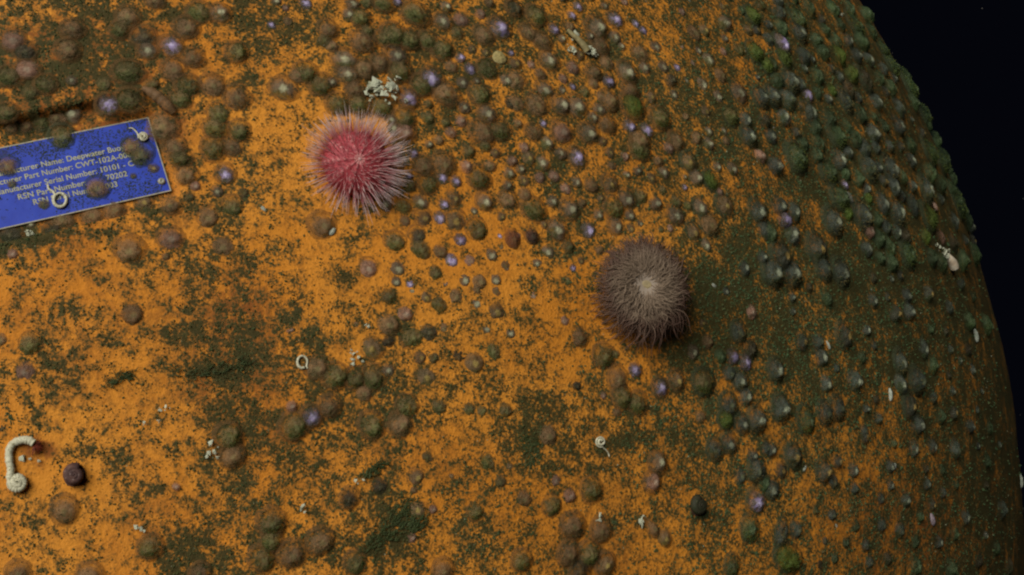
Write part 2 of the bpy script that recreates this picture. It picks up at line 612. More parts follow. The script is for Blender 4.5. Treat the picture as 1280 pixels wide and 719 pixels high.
def build_plate():
    bm = bmesh.new()
    box_bm(bm, -PLATE_W, 0, 0, PLATE_H, -PLATE_T, 0)
    bmesh.ops.bevel(bm, geom=[e for e in bm.edges], offset=.5 * PX, segments=1, affect='EDGES')
    pl = obj('nameplate', bm_mesh(bm, 'nameplate', M_BLUE), BUOY, PLM)
    pl['label'] = 'blue nameplate with pale lettering'
    bm = bmesh.new()
    w = 1.1 * PX
    z0, z1 = -PLATE_T * .8, .35 * PX
    box_bm(bm, -PLATE_W - w, w, -w, .3 * w, z0, z1)
    box_bm(bm, -PLATE_W - w, w, PLATE_H - .3 * w, PLATE_H + w, z0, z1)
    box_bm(bm, -.3 * w, w * .98, .32 * w, PLATE_H - .32 * w, z0, z1 * .95)
    box_bm(bm, -PLATE_W - w * .98, -PLATE_W + .3 * w, .32 * w, PLATE_H - .32 * w, z0, z1 * .95)
    obj('plate_edge', bm_mesh(bm, 'plate_edge', M_EDGE), pl)

    def uv(x, y): return plate_uv(hit_plane(x, y, PT0, PN))
    lines = [('Manufacturer Name: Deepwater Buoyancy', (175, 183), None),
             ('Manufacturer Part Number: CWT-102A-006', (165, 196), None),
             ('Manufacturer Serial Number: 10101 - C', (168, 207), None),
             ('RSN Part Number:        70202', (160, 220), (24, 251)),
             ('RSN Serial Number: 003', (148, 233), (44, 259))]
    for s, end, beg in lines:
        cu = bpy.data.curves.new('text_line', 'FONT')
        cu.body = s
        cu.align_x = 'RIGHT'
        cu.size = 10.5 * PX
        cu.offset = .14 * PX
        cu.space_character = 1.02
        cu.extrude = .12 * PX
        tmp = bpy.data.objects.new('tmp_text', cu)
        COL.objects.link(tmp)
        bpy.context.view_layer.update()
        me = bpy.data.meshes.new_from_object(tmp.evaluated_get(bpy.context.evaluated_depsgraph_get()))
        bpy.data.objects.remove(tmp)
        me.materials.clear(); me.materials.append(M_TEXT)
        u, v = uv(*end)
        sx = 1.0
        if beg:
            ub, _ = uv(*beg)
            xs = [q.co.x for q in me.vertices]
            sx = (u - ub) / (max(xs) - min(xs))
        obj('text_line', me, pl, Matrix.Translation((u, v, .3 * PX)) @ Matrix.Diagonal((sx, 1, 1, 1)))
    # button head screws with a hex socket
    def screw_mesh():
        prof = [(0.0, 2.0), (1.3, 2.0), (1.6, 3.4), (3.2, 3.1), (4.4, 2.2), (4.9, .9), (5.0, -.4)]
        V, Fq, S = [], [], 18
        for (r_, z) in prof[1:]:
            for k in range(S):
                V.append((r_ * PX * math.cos(2 * math.pi * k / S), r_ * PX * math.sin(2 * math.pi * k / S), z * PX))
        V.append((0, 0, prof[0][1] * PX))
        nr = len(prof) - 1
        for i in range(nr - 1):
            for k in range(S):
                Fq.append((i * S + k, (i + 1) * S + k, (i + 1) * S + (k + 1) % S, i * S + (k + 1) % S))
        for k in range(S): Fq.append((len(V) - 1, k, (k + 1) % S))
        me = bpy.data.meshes.new('screw'); me.from_pydata(V, [], Fq)
        for p in me.polygons: p.use_smooth = True
        me.materials.append(M_STEEL)
        return me
    sm = screw_mesh()
    us = [uv(202, 227), uv(179, 171)]
    us += [(-PLATE_W - a, b) for a, b in us]
    for (u, v) in us:
        obj('screw', sm, pl, Matrix.Translation((u, v, 0)))
    return pl


build_plate()


# ------------------------------------------------------------------ turf: countless little dark tufts on the paint
def scatter(n):
    """random surface points over the part of the buoy near the view, with normals (numpy)"""
    x = rng.uniform(-120, 1300, n); y = rng.uniform(-100, 820, n)
    d = np.stack([(x - CX) / F, np.ones(n), -(y - CY) / F], 1)
    d /= np.linalg.norm(d, axis=1)[:, None]
    b = d @ CENn
    q = b * b - (CENn @ CENn - R * R)
    ok = q > 0
    d, b, q = d[ok], b[ok], q[ok]
    P = d * (b - np.sqrt(q))[:, None]
    P2, t = carve(P)
    N = (P - CENn) / R
    N = N * (1 - t)[:, None] + np.array(PN) * t[:, None]
    # lie on the uneven skin
    P2 = P2 + N * ((fbm(P2 * 9.0, 3) - .5) * .006 * (1 - t))[:, None]
    return P2, N, d


def tufts(P, N, size, height, name, mat):
    n = len(P)
    a = rng.normal(size=(n, 3))
    X = np.cross(N, a); X /= np.linalg.norm(X, axis=1)[:, None]
    Y = np.cross(N, X)
    V = np.empty((n, 6, 3))
    ph = rng.uniform(0, 6.28, n)
    for k in range(5):
        an = ph + k * 2 * math.pi / 5 + rng.uniform(-.4, .4, n)
        r = size * rng.uniform(.55, 1.3, n)
        V[:, k] = P + X * (np.cos(an) * r)[:, None] + Y * (np.sin(an) * r)[:, None] - N * (size * .2)[:, None]
    V[:, 5] = P + N * height[:, None] + X * (rng.uniform(-.6, .6, n) * size)[:, None] + Y * (rng.uniform(-.6, .6, n) * size)[:, None]
    base = (np.arange(n) * 6)[:, None]
    Fc = np.concatenate([base + np.array([[k, (k + 1) % 5, 5]]) for k in range(5)], 0)
    return mesh_np(name, V.reshape(-1, 3), Fc, mat, smooth=False)


def build_turf():
    P, N, d = scatter(520000)
    g = growth(P) + 2.0 * (fbm(P * 330.0, 2) - .5)
    keep = rng.random(len(P)) < np.clip((g - .50) * .6, 0.012, .42)
    uu, vv = (P - np.array(PLATE_O)) @ np.array(PU), (P - np.array(PLATE_O)) @ np.array(PV)
    on = (uu > -PLATE_W - 2 * PX) & (uu < 2 * PX) & (vv > -2 * PX) & (vv < PLATE_H + 2 * PX) & (np.abs((P - np.array(PT0)) @ np.array(PN)) < 20 * PX)
    keep &= ~on
    keep &= rng.random(len(P)) < np.clip(np.abs((N * d).sum(1)) * 1.6, .08, 1)
    P, N = P[keep], N[keep]
    px = P[:, 1] / F
    s = px * rng.uniform(.6, 1.1, len(P)) * rng.choice([1, 1, 1.4, 2.2], len(P))
    o = obj('algae_turf', tufts(P, N, s, s * rng.uniform(.5, 1.2, len(P)), 'algae_turf', M_TURF))
    o.data.attributes.new('green', 'FLOAT', 'POINT').data.foreach_set('value', np.repeat(greenness(P), 6).astype(np.float32))
    tag(o, 'dark olive algal turf speckling the orange paint', 'algae', kind='stuff')
    # pale grit: tiny bits of broken shell lying in the turf
    P, N, d = scatter(30000)
    g = growth(P)
    keep = rng.random(len(P)) < np.clip((g - .50) * .16, 0, .07)
    P, N = P[keep], N[keep]
    px = P[:, 1] / F
    s = px * rng.uniform(.45, 1.25, len(P))
    o = obj('shell_grit', tufts(P, N, s, s * .8, 'shell_grit', mat_plain('greenish grit', (.30, .32, .20), (.20, .23, .13), 120, .5, .4)))
    tag(o, 'tiny pale bits of broken shell caught in the algal turf', 'shell grit', kind='stuff')
    return


build_turf()


# grime on the plate: thin film flecks, belongs to the plate
def plate_grime():
    n = 16000
    u = rng.uniform(-PLATE_W, 0, n); v = rng.uniform(0, PLATE_H, n)
    P = np.array(PLATE_O) + u[:, None] * np.array(PU) + v[:, None] * np.array(PV)
    g = fbm(P * 70.0, 4) - .46 + .16 * np.clip(v / PLATE_H - .55, 0, 1) + .10 * np.clip(.25 - v / PLATE_H, 0, 1)
    q = to_px(P)
    for bx, by, s, a in ((168, 165, 16, .4), (120, 178, 20, .12), (60, 195, 20, .12), (15, 215, 20, .2), (130, 208, 20, .16), (95, 262, 30, .12), (120, 190, 10, .1), (75, 180, 16, .3)):
        g = g + a * np.exp(-((q[:, 0] - bx) / s) ** 2 - ((q[:, 1] - by) / s) ** 2)
    keep = rng.random(n) < np.clip(g * 3.6, 0.01, .8)
    P = P[keep]
    N = np.repeat(np.array(PN)[None], len(P), 0)
    s = PX * rng.uniform(.6, 1.8, len(P))
    o = obj('grime', tufts(P, N, s, s * .4, 'grime', mat_plain('plate grime', (.05, .06, .03), (.035, .045, .035), 200, .8, .1)))
    me = o.data
    pl = bpy.data.objects['nameplate']
    me.transform((Matrix.Translation(CEN) @ PLM).inverted())
    o.parent = pl
    o['kind'] = 'stuff'


plate_grime()

# ------------------------------------------------------------------ limpets
LIMPETS = """
195,1,20b 160,21,26b 150,37,22g 91,36,30b 16,50,26p 31,64,24d 85,62,32b 34,86,24p 12,95,26g 57,105,22g 90,100,14w 179,45,26d 185,62,22w 213,57,26v
233,34,32b 250,15,26g 275,16,24w 295,65,24g 242,72,24b 160,90,36g 217,87,26b 235,107,30g 265,107,28b 226,124,24g 296,122,34b 272,142,30g 270,160,26g
299,163,24g 135,130,26v 162,125,28g 8,140,22g 15,160,20b 33,158,20b 50,152,26g 72,147,26b 92,142,24w 77,170,32g 205,158,38b 190,105,18g 130,104,18g
38,115,18g 10,207,28b 15,230,14g 55,255,17g 122,234,30b 177,192,32g 165,183,26b 192,210,16y 167,220,10g 180,252,24y 142,262,28b 115,268,30b 77,272,32b
13,292,26d 66,288,20d 38,280,12w 16,317,14p 215,257,22b 234,219,24b 244,232,14p 225,197,24g 218,183,30b 282,217,22v 271,239,16w 291,258,30g 261,271,28b
236,246,14g 267,185,28g 290,183,22b 214,298,28p 162,312,38b 207,321,12b 280,308,32b 304,241,14g
345,1,14w 381,4,16v 340,31,11v 357,10,9p 360,26,12b 410,37,24b 406,50,18g 415,57,16b 440,4,18w 436,17,16w 450,21,22g 460,2,16g 480,3,22g 497,2,14v
520,17,34g 554,26,20w 577,24,18p 624,35,28v 605,43,24b 611,2,14b 572,41,18g 459,38,16g 454,51,26b 492,43,26g 480,47,20g 512,49,24g 535,50,22g 552,61,30g
495,68,26w 430,73,26w 575,72,14v 610,86,26g 638,66,10v 475,78,22b 456,86,22b 434,92,24w 500,88,26g 382,90,26g 371,94,18b 402,106,30g 415,102,14w
355,110,27w 540,98,32v 527,106,26g 559,117,28b 599,117,30g 596,101,10w 445,111,24b 422,129,24g 449,130,24g 477,132,24g 510,122,24v 505,147,24g 490,149,14w
535,146,16g 535,129,12g 610,142,24w 632,100,18w 564,165,14p 602,165,28b 624,162,24g 505,165,24p 493,160,16w 637,130,16d
670,19,24g 661,40,20b 678,51,22b 715,19,12v 712,33,14b 746,34,26w 737,45,12w 750,56,22b 769,24,20v 769,46,18w 794,29,12v 687,75,24w 801,67,22b 806,85,16w
784,90,24w 742,91,20b 761,101,18v 742,104,14b 681,112,22w 671,130,28b 701,131,24w 720,132,26w 761,126,24b 749,136,16w 750,120,12b 790,132,28G 788,112,20b
787,157,18v 809,162,18v 825,147,30g 759,155,22b 736,166,24w 741,146,16w 702,164,26p 667,164,20b 800,174,24b 845,175,20b 861,1,8w 645,100,24b 644,128,22b
643,10,20d 865,41,24b 879,38,18y 906,30,24w 905,48,12w 902,8,12y 885,75,22w 942,66,24G 922,62,20g 956,80,20G 946,97,8w 899,94,22b 877,105,22w 922,115,26w
949,122,22w 881,139,18y 838,100,20d 912,145,24g 932,150,18w 905,164,10w 935,170,22w 934,38,14y 939,20,20G 947,5,18g 945,38,12y 955,150,18d
995,22,24g 971,17,18b 1025,25,12y 997,41,20w 976,55,22v 1030,37,14g 1060,51,14w 1027,65,18g 1047,70,18G 1070,69,14w 1085,75,14w 1100,60,22g 1112,82,22g
1129,95,20g 1102,86,16b 1005,86,10w 1015,74,9w 1039,85,10y 979,72,20G 964,80,16g 1050,96,12w 987,102,20w 965,120,20w 1010,119,14v 1035,124,10w 1010,140,20w
1055,125,22b 1094,127,18w 1116,99,10w 1106,115,12y 1135,110,24g 1122,135,20b 980,147,16w 996,165,12y 1035,147,20g 1057,157,14g 1046,170,24g 1089,167,20w
1121,157,18w 1139,150,7w 1150,166,12y 964,170,14w 1154,142,22g 1067,32,24g 1080,20,20g 1042,50,20g 1060,110,20d 1080,100,22d 1072,142,20g
1075,52,20g 1086,40,18g 1110,110,18g 1098,98,16g 1140,128,18g 1020,95,18g 1000,105,14b 975,35,18g 1010,10,20g 1040,12,20g 1060,12,18g 1018,50,16g 960,50,16b
995,196,26g 969,207,20w 1035,215,22g 1056,231,10v 1059,190,14w 1085,212,24b 1097,209,14w 1110,212,26w 1102,227,14y 1137,200,14w 1125,183,10y 1110,183,14b
1160,190,24g 1174,203,22g 1157,236,22w 1172,230,20g 1185,235,18g 1175,249,10w 1160,271,24G 1194,255,26g 1191,276,16w 1204,276,20g 1213,300,16y 1205,300,10w
1216,316,20g 1190,302,18d 1077,269,26w 1085,289,14p 1119,266,24w 1120,290,14w 1130,295,18d 1041,276,24w 1096,297,20g 980,274,18v 991,264,20w 974,257,18w
991,294,20w 962,290,20g 1020,310,26y 974,320,24y 965,340,26w 989,340,24w 1029,335,22b 1050,340,24w 1124,344,12y 1114,349,8w 1176,296,12p 1168,176,18g
517,191,14v 511,219,12v 554,222,15v 570,226,15v 535,230,22g 512,231,18g 554,205,26b 530,207,22b 599,222,26g 606,252,22w 526,252,20w 505,257,20g 567,247,20y
555,255,14v 549,272,18v 529,272,22y 570,276,26y 595,287,28g 574,300,20v 494,302,30g 527,312,32g 522,294,22d 564,325,24v 585,326,20p 550,315,22b 544,341,22g
460,335,24p 497,335,22w 495,352,16w 512,355,16v 402,281,28b 579,350,20w 597,352,24b 619,350,18w 635,250,22b 607,182,14g
661,197,18y 655,184,14p 701,191,16w 721,196,22v 762,190,14y 800,186,30g 836,184,14p 848,182,10g 861,202,22y 916,211,18w 870,222,20w 889,225,22G 856,221,7w
856,234,9v 675,221,14p 762,230,22y 784,249,22w 801,245,18g 819,254,20w 846,252,16g 860,257,12g 876,259,22w 905,256,24y 844,269,22w 667,262,28g 712,261,22w
697,287,24w 770,282,22w 866,290,22y 886,280,26b 882,306,18w 947,264,22w 955,287,20b 952,322,14w 930,336,18w 950,195,14p 749,312,12b 767,260,26g
164,392,34b 38,429,34g 32,463,26p 1,424,18b 2,535,14d 285,545,36g 290,569,26b
485,370,26g 506,392,22p 486,405,28b 515,421,28g 536,414,26d 555,410,18b 532,371,20y 549,380,26g 514,363,14w 570,370,22b 594,379,20w 596,362,20b 620,364,18b
621,389,28y 636,399,12v 607,411,18w 465,434,28y 484,426,18d 397,459,26b 419,469,34g 445,472,24g 467,471,28g 485,462,18w 456,491,20b 412,507,30b 389,520,24v
367,532,36g 365,507,14p 464,531,34g 509,507,28g 500,530,28b 532,470,32y 524,447,20y 541,447,18g 592,452,34y 572,444,26d 617,439,22g 549,507,20g 586,510,20g
602,512,18g 631,512,20g 445,405,12b 363,413,12p
666,369,18p 705,401,16p 724,421,26b 754,444,28g 769,442,12g 794,461,20v 772,472,26b 777,496,26g 797,504,24g 825,484,22v 845,475,22y 879,477,28g 866,439,20w
884,427,18b 916,445,18v 931,452,18v 937,437,20d 922,414,24b 900,445,18g 912,466,20b 925,475,22w 931,495,20w 911,505,24b 907,524,22G 927,530,22w 945,524,24w
876,520,14b 685,543,26b 720,482,14d 754,494,10p 771,515,12b 940,390,14p 907,364,12w
990,371,10w 991,389,8w 1091,376,16w 1109,371,10y 1132,369,16w 1159,367,16y 1117,392,18y 1134,389,20w 1210,401,20g 1232,405,20g 1054,420,24y 1001,427,18y
1022,427,16b 1025,446,18w 1154,435,18w 1125,452,22w 1165,455,18g 1200,451,8w 1067,476,20w 1032,479,18w 969,462,22w 1145,475,24b 1125,480,20w 1136,507,22y
1082,511,10w 975,510,24w 1030,516,22b 1045,510,24b 1006,525,26g 1146,530,20w 1191,515,14y 1175,520,14g 1210,532,16w 1080,538,14b 1227,489,7w
80,636,34b 188,683,32g 22,715,26b 112,718,26b 250,715,22b 221,608,10p 339,652,34g 339,675,24g 327,698,28g 365,692,28b 400,676,34b 437,622,22d 475,606,20d
534,571,16g 520,596,22y 517,612,12b 522,635,24y 541,636,12p 515,672,12p 610,577,22g 625,601,20g 594,639,22g 444,703,30g 554,712,24b 564,595,9b 636,582,14b
655,622,22b 689,631,24g 695,600,16p 712,619,18p 739,611,28g 716,656,28b 751,662,30b 711,691,26b 736,692,30g 756,705,24y 725,712,24d 652,700,22g 822,579,24w
815,602,22p 815,660,20b 832,672,20y 912,554,22w 894,562,22b 940,569,16w 957,560,14b 925,595,18b 945,587,24b 955,602,20g 945,626,24v 937,661,26g 915,707,22g
964,611,22w 975,587,18y 991,571,24y 964,562,16w 1027,589,22y 1045,577,16y 1040,601,16b 1066,587,16w 1080,546,14y 1112,583,14w 1142,560,16w 1165,557,14w
976,665,24b 993,662,20b 984,697,32G 1232,669,8w 1165,630,12y 1150,645,12g 1192,667,14g 1177,587,12g 1221,557,8w 1249,556,8w 1117,554,10g 1082,681,12b 1124,662,14b
"""
SQUASH = {(815, 660): (.72, 1.35), (976, 665): (.75, 1.2), (984, 697): (1.25, .85), (906, 30): (.85, 1.25), (160, 90): (1.1, .95), (363, 413): (1.3, .55)}

items = []
for w_ in LIMPETS.split():
    x_, y_, dk = w_.split(',')
    k_ = dk[-1]
    if float(x_) > 905 - .12 * (float(y_) - 360): k_ = {'w': 't', 'b': 'u', 'y': 'z', 'g': 'e'}.get(k_, k_)    # towards the dark side dim light and water tint are put into shell colours
    items.append((float(x_), float(y_), float(dk[:-1]), k_))
for _ in range(1500):                                  # the crowded band towards the rim, between those listed
    x_, y_ = random.uniform(905, 1225), random.uniform(-8, 330)
    if x_ > 1072 + .62 * y_ or x_ < 905 + .55 * y_ or len(items) > 745: continue
    d_ = random.choice((13, 15, 16, 18, 20, 22))
    if all(math.hypot(x_ - o[0], (y_ - o[1]) * .9) > .42 * (d_ + o[2]) for o in items):
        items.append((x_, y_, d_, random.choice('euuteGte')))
for _ in range(400):                                   # and a thinner sprinkling lower down the dark side
    x_, y_ = random.uniform(1010, 1275), random.uniform(330, 715)
    d_ = random.choice((10, 12, 14, 16, 18))
    if len(items) < 815 and x_ < 1222 + .11 * (y_ - 330) and all(math.hypot(x_ - o[0], y_ - o[1]) > .8 * (d_ + o[2]) for o in items):
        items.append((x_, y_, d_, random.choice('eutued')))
for _ in range(900):                                   # small ones filling the clusters between urchin, crusts and anemone
    x_, y_ = random.gauss(690, 140), random.gauss(150, 120)
    d_ = random.choice((11, 13, 14, 16, 18))
    if len(items) < 900 and 470 < x_ < 930 and y_ < 420 and math.hypot(x_ - 808, y_ - 362) > 75 and math.hypot(x_ - 475, y_ - 112) > 34 \
            and all(math.hypot(x_ - o[0], y_ - o[1]) > .5 * (d_ + o[2]) for o in items):
        items.append((x_, y_, d_, random.choice('bbwwwgpyv')))
items.sort(key=lambda t: -t[2])


def limpet_mesh(kind, seed, mat):
    r = random.Random(seed * 31 + ord(kind))
    rn = np.random.default_rng(seed * 17 + ord(kind))
    S, NR = 30, 11
    H = r.uniform(.34, .50)
    lob = [(k, r.uniform(0, .035), r.uniform(0, 6.28)) for k in (2, 3, 5)]
    V = [(0, -.22, H)]
    for i in range(1, NR + 1):
        t = i / NR
        rr = t ** .88
        h = H * (1 - t ** r.uniform(1.75, 1.85))
        for k in range(S):
            a = 2 * math.pi * k / S
            q = rr * (1 + t * sum(am * math.cos(n * a + p) for n, am, p in lob))
            V.append((q * math.cos(a), q * math.sin(a) - .22 * (1 - t) ** 1.2, h))
    base = len(V)
    for k in range(S):                                   # skirt tucked under
        x, y, z = V[1 + (NR - 1) * S + k]
        V.append((x * .97, y * .97, -.12))
    V = np.array(V)
    n = (fbm(V * 2.2 + seed * 5.1, 3) - .5) * .26 + (fbm(V * 6.0 + seed * 3.3, 2) - .5) * (.20 if kind in 'gGde' else .10)
    dirv = V - np.array([0, 0, -.4])
    dirv /= np.linalg.norm(dirv, axis=1)[:, None]
    V = V + dirv * n[:, None]
    Fq = [(0, 1 + k, 1 + (k + 1) % S) for k in range(S)]
    for i in range(NR):
        for k in range(S):
            a, b = 1 + i * S, 1 + (i + 1) * S
            Fq.append((a + k, b + k, b + (k + 1) % S, a + (k + 1) % S))
    me = bpy.data.meshes.new('limpet')
    me.from_pydata([tuple(v) for v in V], [], Fq)
    for p in me.polygons: p.use_smooth = True
    me.materials.append(mat)
    me.attributes.new('shell_co', 'FLOAT_VECTOR', 'POINT').data.foreach_set('vector', V.astype(np.float32).ravel())
    return me


LM = {k: [limpet_mesh(k, s, KIND[k]['m']) for s in range(6)] for k in KIND}


M_RIMG = mat_plain('dimmed olive shell rim', (.075, .085, .045), (.050, .068, .034), 4, .7, .2)  # dim-side shade put into the rim colour; also used on the plate
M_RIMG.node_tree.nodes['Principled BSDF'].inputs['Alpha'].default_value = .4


def rim_mesh(seed, mat):
    """thin fleshy skirt round the foot of a shell"""
    S = 26
    V, Fq = [], []
    r = random.Random(seed)
    w = [r.uniform(1.10, 1.26) for _ in range(S)]
    for k in range(S):
        a = 2 * math.pi * k / S
        c, s = math.cos(a), math.sin(a)
        V += [(c * .86, s * .86, .17), (c * w[k], s * w[k], .055), (c * (w[k] + .02), s * (w[k] + .02), -.08)]
    for k in range(S):
        k2 = (k + 1) % S
        for j in (0, 1):
            Fq.append((k * 3 + j, k * 3 + j + 1, k2 * 3 + j + 1, k2 * 3 + j))
    me = bpy.data.meshes.new('shell_rim'); me.from_pydata(V, [], Fq)
    for p in me.polygons: p.use_smooth = True
    me.materials.append(mat)
    return me


RIMS = [rim_mesh(s, M_RIM) for s in range(3)]
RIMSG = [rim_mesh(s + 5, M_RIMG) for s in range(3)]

def fuzz_mesh(seed, mat, n):
    """a nap of tiny algal tufts on the lower flank of a shell"""
    rn = np.random.default_rng(seed + 500)
    rr, a = np.sqrt(rn.uniform(.12, 1.08, n)), rn.normal(-1.6, 1.5, n)
    P = np.stack([rr * np.cos(a), rr * np.sin(a) - .22 * np.clip(1 - rr, 0, 1), .50 * np.clip(1 - rr ** 1.9, -.05, 1)], 1)
    N = P - np.array([0, 0, -.5]); N /= np.linalg.norm(N, axis=1)[:, None]
    X = np.cross(N, rn.normal(size=(n, 3))); X /= np.linalg.norm(X, axis=1)[:, None]
    Y = np.cross(N, X)
    s = rn.uniform(.02, .055, n)[:, None]
    h = rn.uniform(.03, .09, n)[:, None]
    V = np.stack([P + X * s, P - X * s * .5 + Y * s * .85, P - X * s * .5 - Y * s * .85, P + N * h + X * rn.normal(0, .04, (n, 1)) + Y * rn.normal(0, .04, (n, 1))], 1)
    b = (np.arange(n) * 4)[:, None]
    Fc = np.concatenate([b + np.array([[0, 1, 3]]), b + np.array([[1, 2, 3]]), b + np.array([[2, 0, 3]])], 0)
    return mesh_np('algal_fuzz', V.reshape(-1, 3), Fc, mat, False)


M_FZG = mat_plain('mossy nap', (.085, .105, .026), (.055, .075, .020), 3, .85, .1)
M_FZB = mat_plain('brown nap', (.145, .110, .044), (.090, .086, .032), 3, .85, .1)
FUZZ = {'G': [fuzz_mesh(s, M_FZG, 170) for s in range(4)], 'B': [fuzz_mesh(9 + s, M_FZB, 110) for s in range(4)]}

# unique wording: look + bearing from a landmark one can find
MARKS = [('the pink urchin', 447, 205, 62), ('the brown anemone', 808, 362, 64), ("the nameplate's lower corner", 210, 236, 6),
         ("the nameplate's upper corner", 188, 147, 6), ("the nameplate's left lettering", 30, 240, 20), ('the big tube worm', 24, 580, 24),
         ('the purple-black snail', 93, 594, 16), ('the jagged white crust', 475, 112, 24), ('the pale crusted tube', 725, 55, 22),
         ('the white ring tube', 377, 454, 9), ('the white spiral tube', 749, 553, 8), ('the long white shell', 1184, 320, 18),
         ('the green weed streak', 500, 650, 40), ('the dark red pair', 652, 296, 22), ('the white bivalve', 415, 290, 8),
         ('the white shell sliver', 1219, 420, 8), ("the photo's top-left corner", 0, 0, 5), ("the photo's bottom-left corner", 0, 719, 5),
         ("the photo's bottom-right corner", 1280, 719, 5), ("the buoy's top rim", 1088, 8, 5), ('the bare yellow shell', 624, 73, 12),
         ('the black snail', 870, 632, 12), ("the photo's bottom middle", 640, 719, 5), ("the photo's top middle", 640, 0, 5)]
DIRS = ['right of', 'lower-right of', 'below', 'lower-left of', 'left of', 'upper-left of', 'above', 'upper-right of']


def keyof(it, mk):
    x, y, d, k = it
    dx, dy = x - mk[1], y - mk[2]
    ds = math.hypot(dx, dy)
    gap = ds - mk[3] - d / 2
    b = int(round(math.degrees(math.atan2(dy, dx)) / 45.0)) % 8
    q = 'just' if gap < 10 else 'close' if gap < 40 else 'some way' if gap < 90 else 'well' if gap < 160 else 'far' if gap < 260 else 'very far'
    sz = 'small' if d < 17 else 'large' if d >= 27 else 'medium'
    return (sz, KIND[k]['look'], q, DIRS[b], mk[0], ds)


def phrase(k):
    return f"{k[0]} {k[1]} limpet {k[2]} {k[3]} {k[4]}"


def near(it, lst):
    return sorted((o for o in lst if o is not it), key=lambda o: math.hypot(o[0] - it[0], o[1] - it[1]))


def make_labels(lst):
    count = {}
    for it in lst:
        for mk in MARKS:
            kk = keyof(it, mk)[:5]
            count[kk] = count.get(kk, 0) + 1
    out, bad = [], 0
    for it in lst:
        ks = sorted((keyof(it, mk) for mk in MARKS), key=lambda k: k[5])
        lab = next((phrase(k) for k in ks[:8] if count[k[:5]] == 1), None)
        if lab is None:                                    # tell it by two landmarks
            for i in range(6):
                for j in range(i + 1, 12):
                    a, b = ks[i], ks[j]
                    ma = next(m for m in MARKS if m[0] == a[4]); mb = next(m for m in MARKS if m[0] == b[4])
                    same = sum(1 for o in lst if keyof(o, ma)[:2] == a[:2] and keyof(o, ma)[3] == a[3] and keyof(o, mb)[3] == b[3])
                    if same == 1 and lab is None:
                        lab = f"{a[0]} {a[1]} limpet {a[3]} {a[4]}, {b[3]} {b[4]}"
        if lab is None:                                    # by its nearest neighbour
            k = ks[0]
            nb = near(it, lst)[0]
            b = int(round(math.degrees(math.atan2(it[1] - nb[1], it[0] - nb[0])) / 45.0)) % 8
            lab = f"{k[0]} {k[1]} limpet {k[3]} {k[4]}, {DIRS[b]} {KIND[nb[3]]['look']} one"
            bad += 1
        out.append(lab)
    # whatever still reads the same is told apart by which is nearer the landmark
    for lab in set(out):
        idx = [i for i, l in enumerate(out) if l == lab]
        if len(idx) > 1:
            mk = next(m for m in MARKS if m[0] in lab)
            idx.sort(key=lambda i: math.hypot(lst[i][0] - mk[1], lst[i][1] - mk[2]))
            for r, i in enumerate(idx):
                out[i] = lab.split(',')[0] + (', nearest of its row' if r == 0 else ', farthest of its row' if r == len(idx) - 1 else ', middle of its row')
    print('LABELS', len(out), 'unique', len(set(out)), 'fallback', bad, max(len(l.split()) for l in out[:300]))
    return out


N_SINGLE = 300
labels = make_labels(items)[:N_SINGLE]
rest_V, rest_F, rest_mats = {}, {}, {}
for i, (x, y, d, k) in enumerate(items):
    p, n, px = surf(x, y)
    spin = random.gauss(0, .45)
    ax, ay = SQUASH.get((int(x), int(y)), (random.uniform(.96, 1.12), random.uniform(.96, 1.1)))
    tilt = abs(n.dot(ray(x, y)))
    d *= 1 + .35 * (1 - tilt) + (.45 if x > 960 and y < 330 else .30 if x > 930 else -.04 if (x < 215 and 150 < y < 260) or d >= 30 else .14)
    M = place(p - n * (d * .03 * px), n, d * .5 * px, spin, ax, ay, random.uniform(.8, 1.1) * (1.35 if x > 930 else .95))
    me = random.choice(LM[k])
    if i < N_SINGLE:
        o = obj('limpet', me, None, M)
        tag(o, labels[i], 'limpet', 'limpets growing over the buoy')
        if k in 'gGbute' and d >= 19:
            obj('algal_fuzz', FUZZ['G' if k in 'gGe' else 'B'][i % 4], o, Matrix.Identity(4))
        if d >= 15:
            plated = x < 205 and 150 < y < 262
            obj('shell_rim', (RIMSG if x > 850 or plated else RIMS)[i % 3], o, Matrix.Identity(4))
    else:
        rest_V.setdefault(k, []).append((me, M))
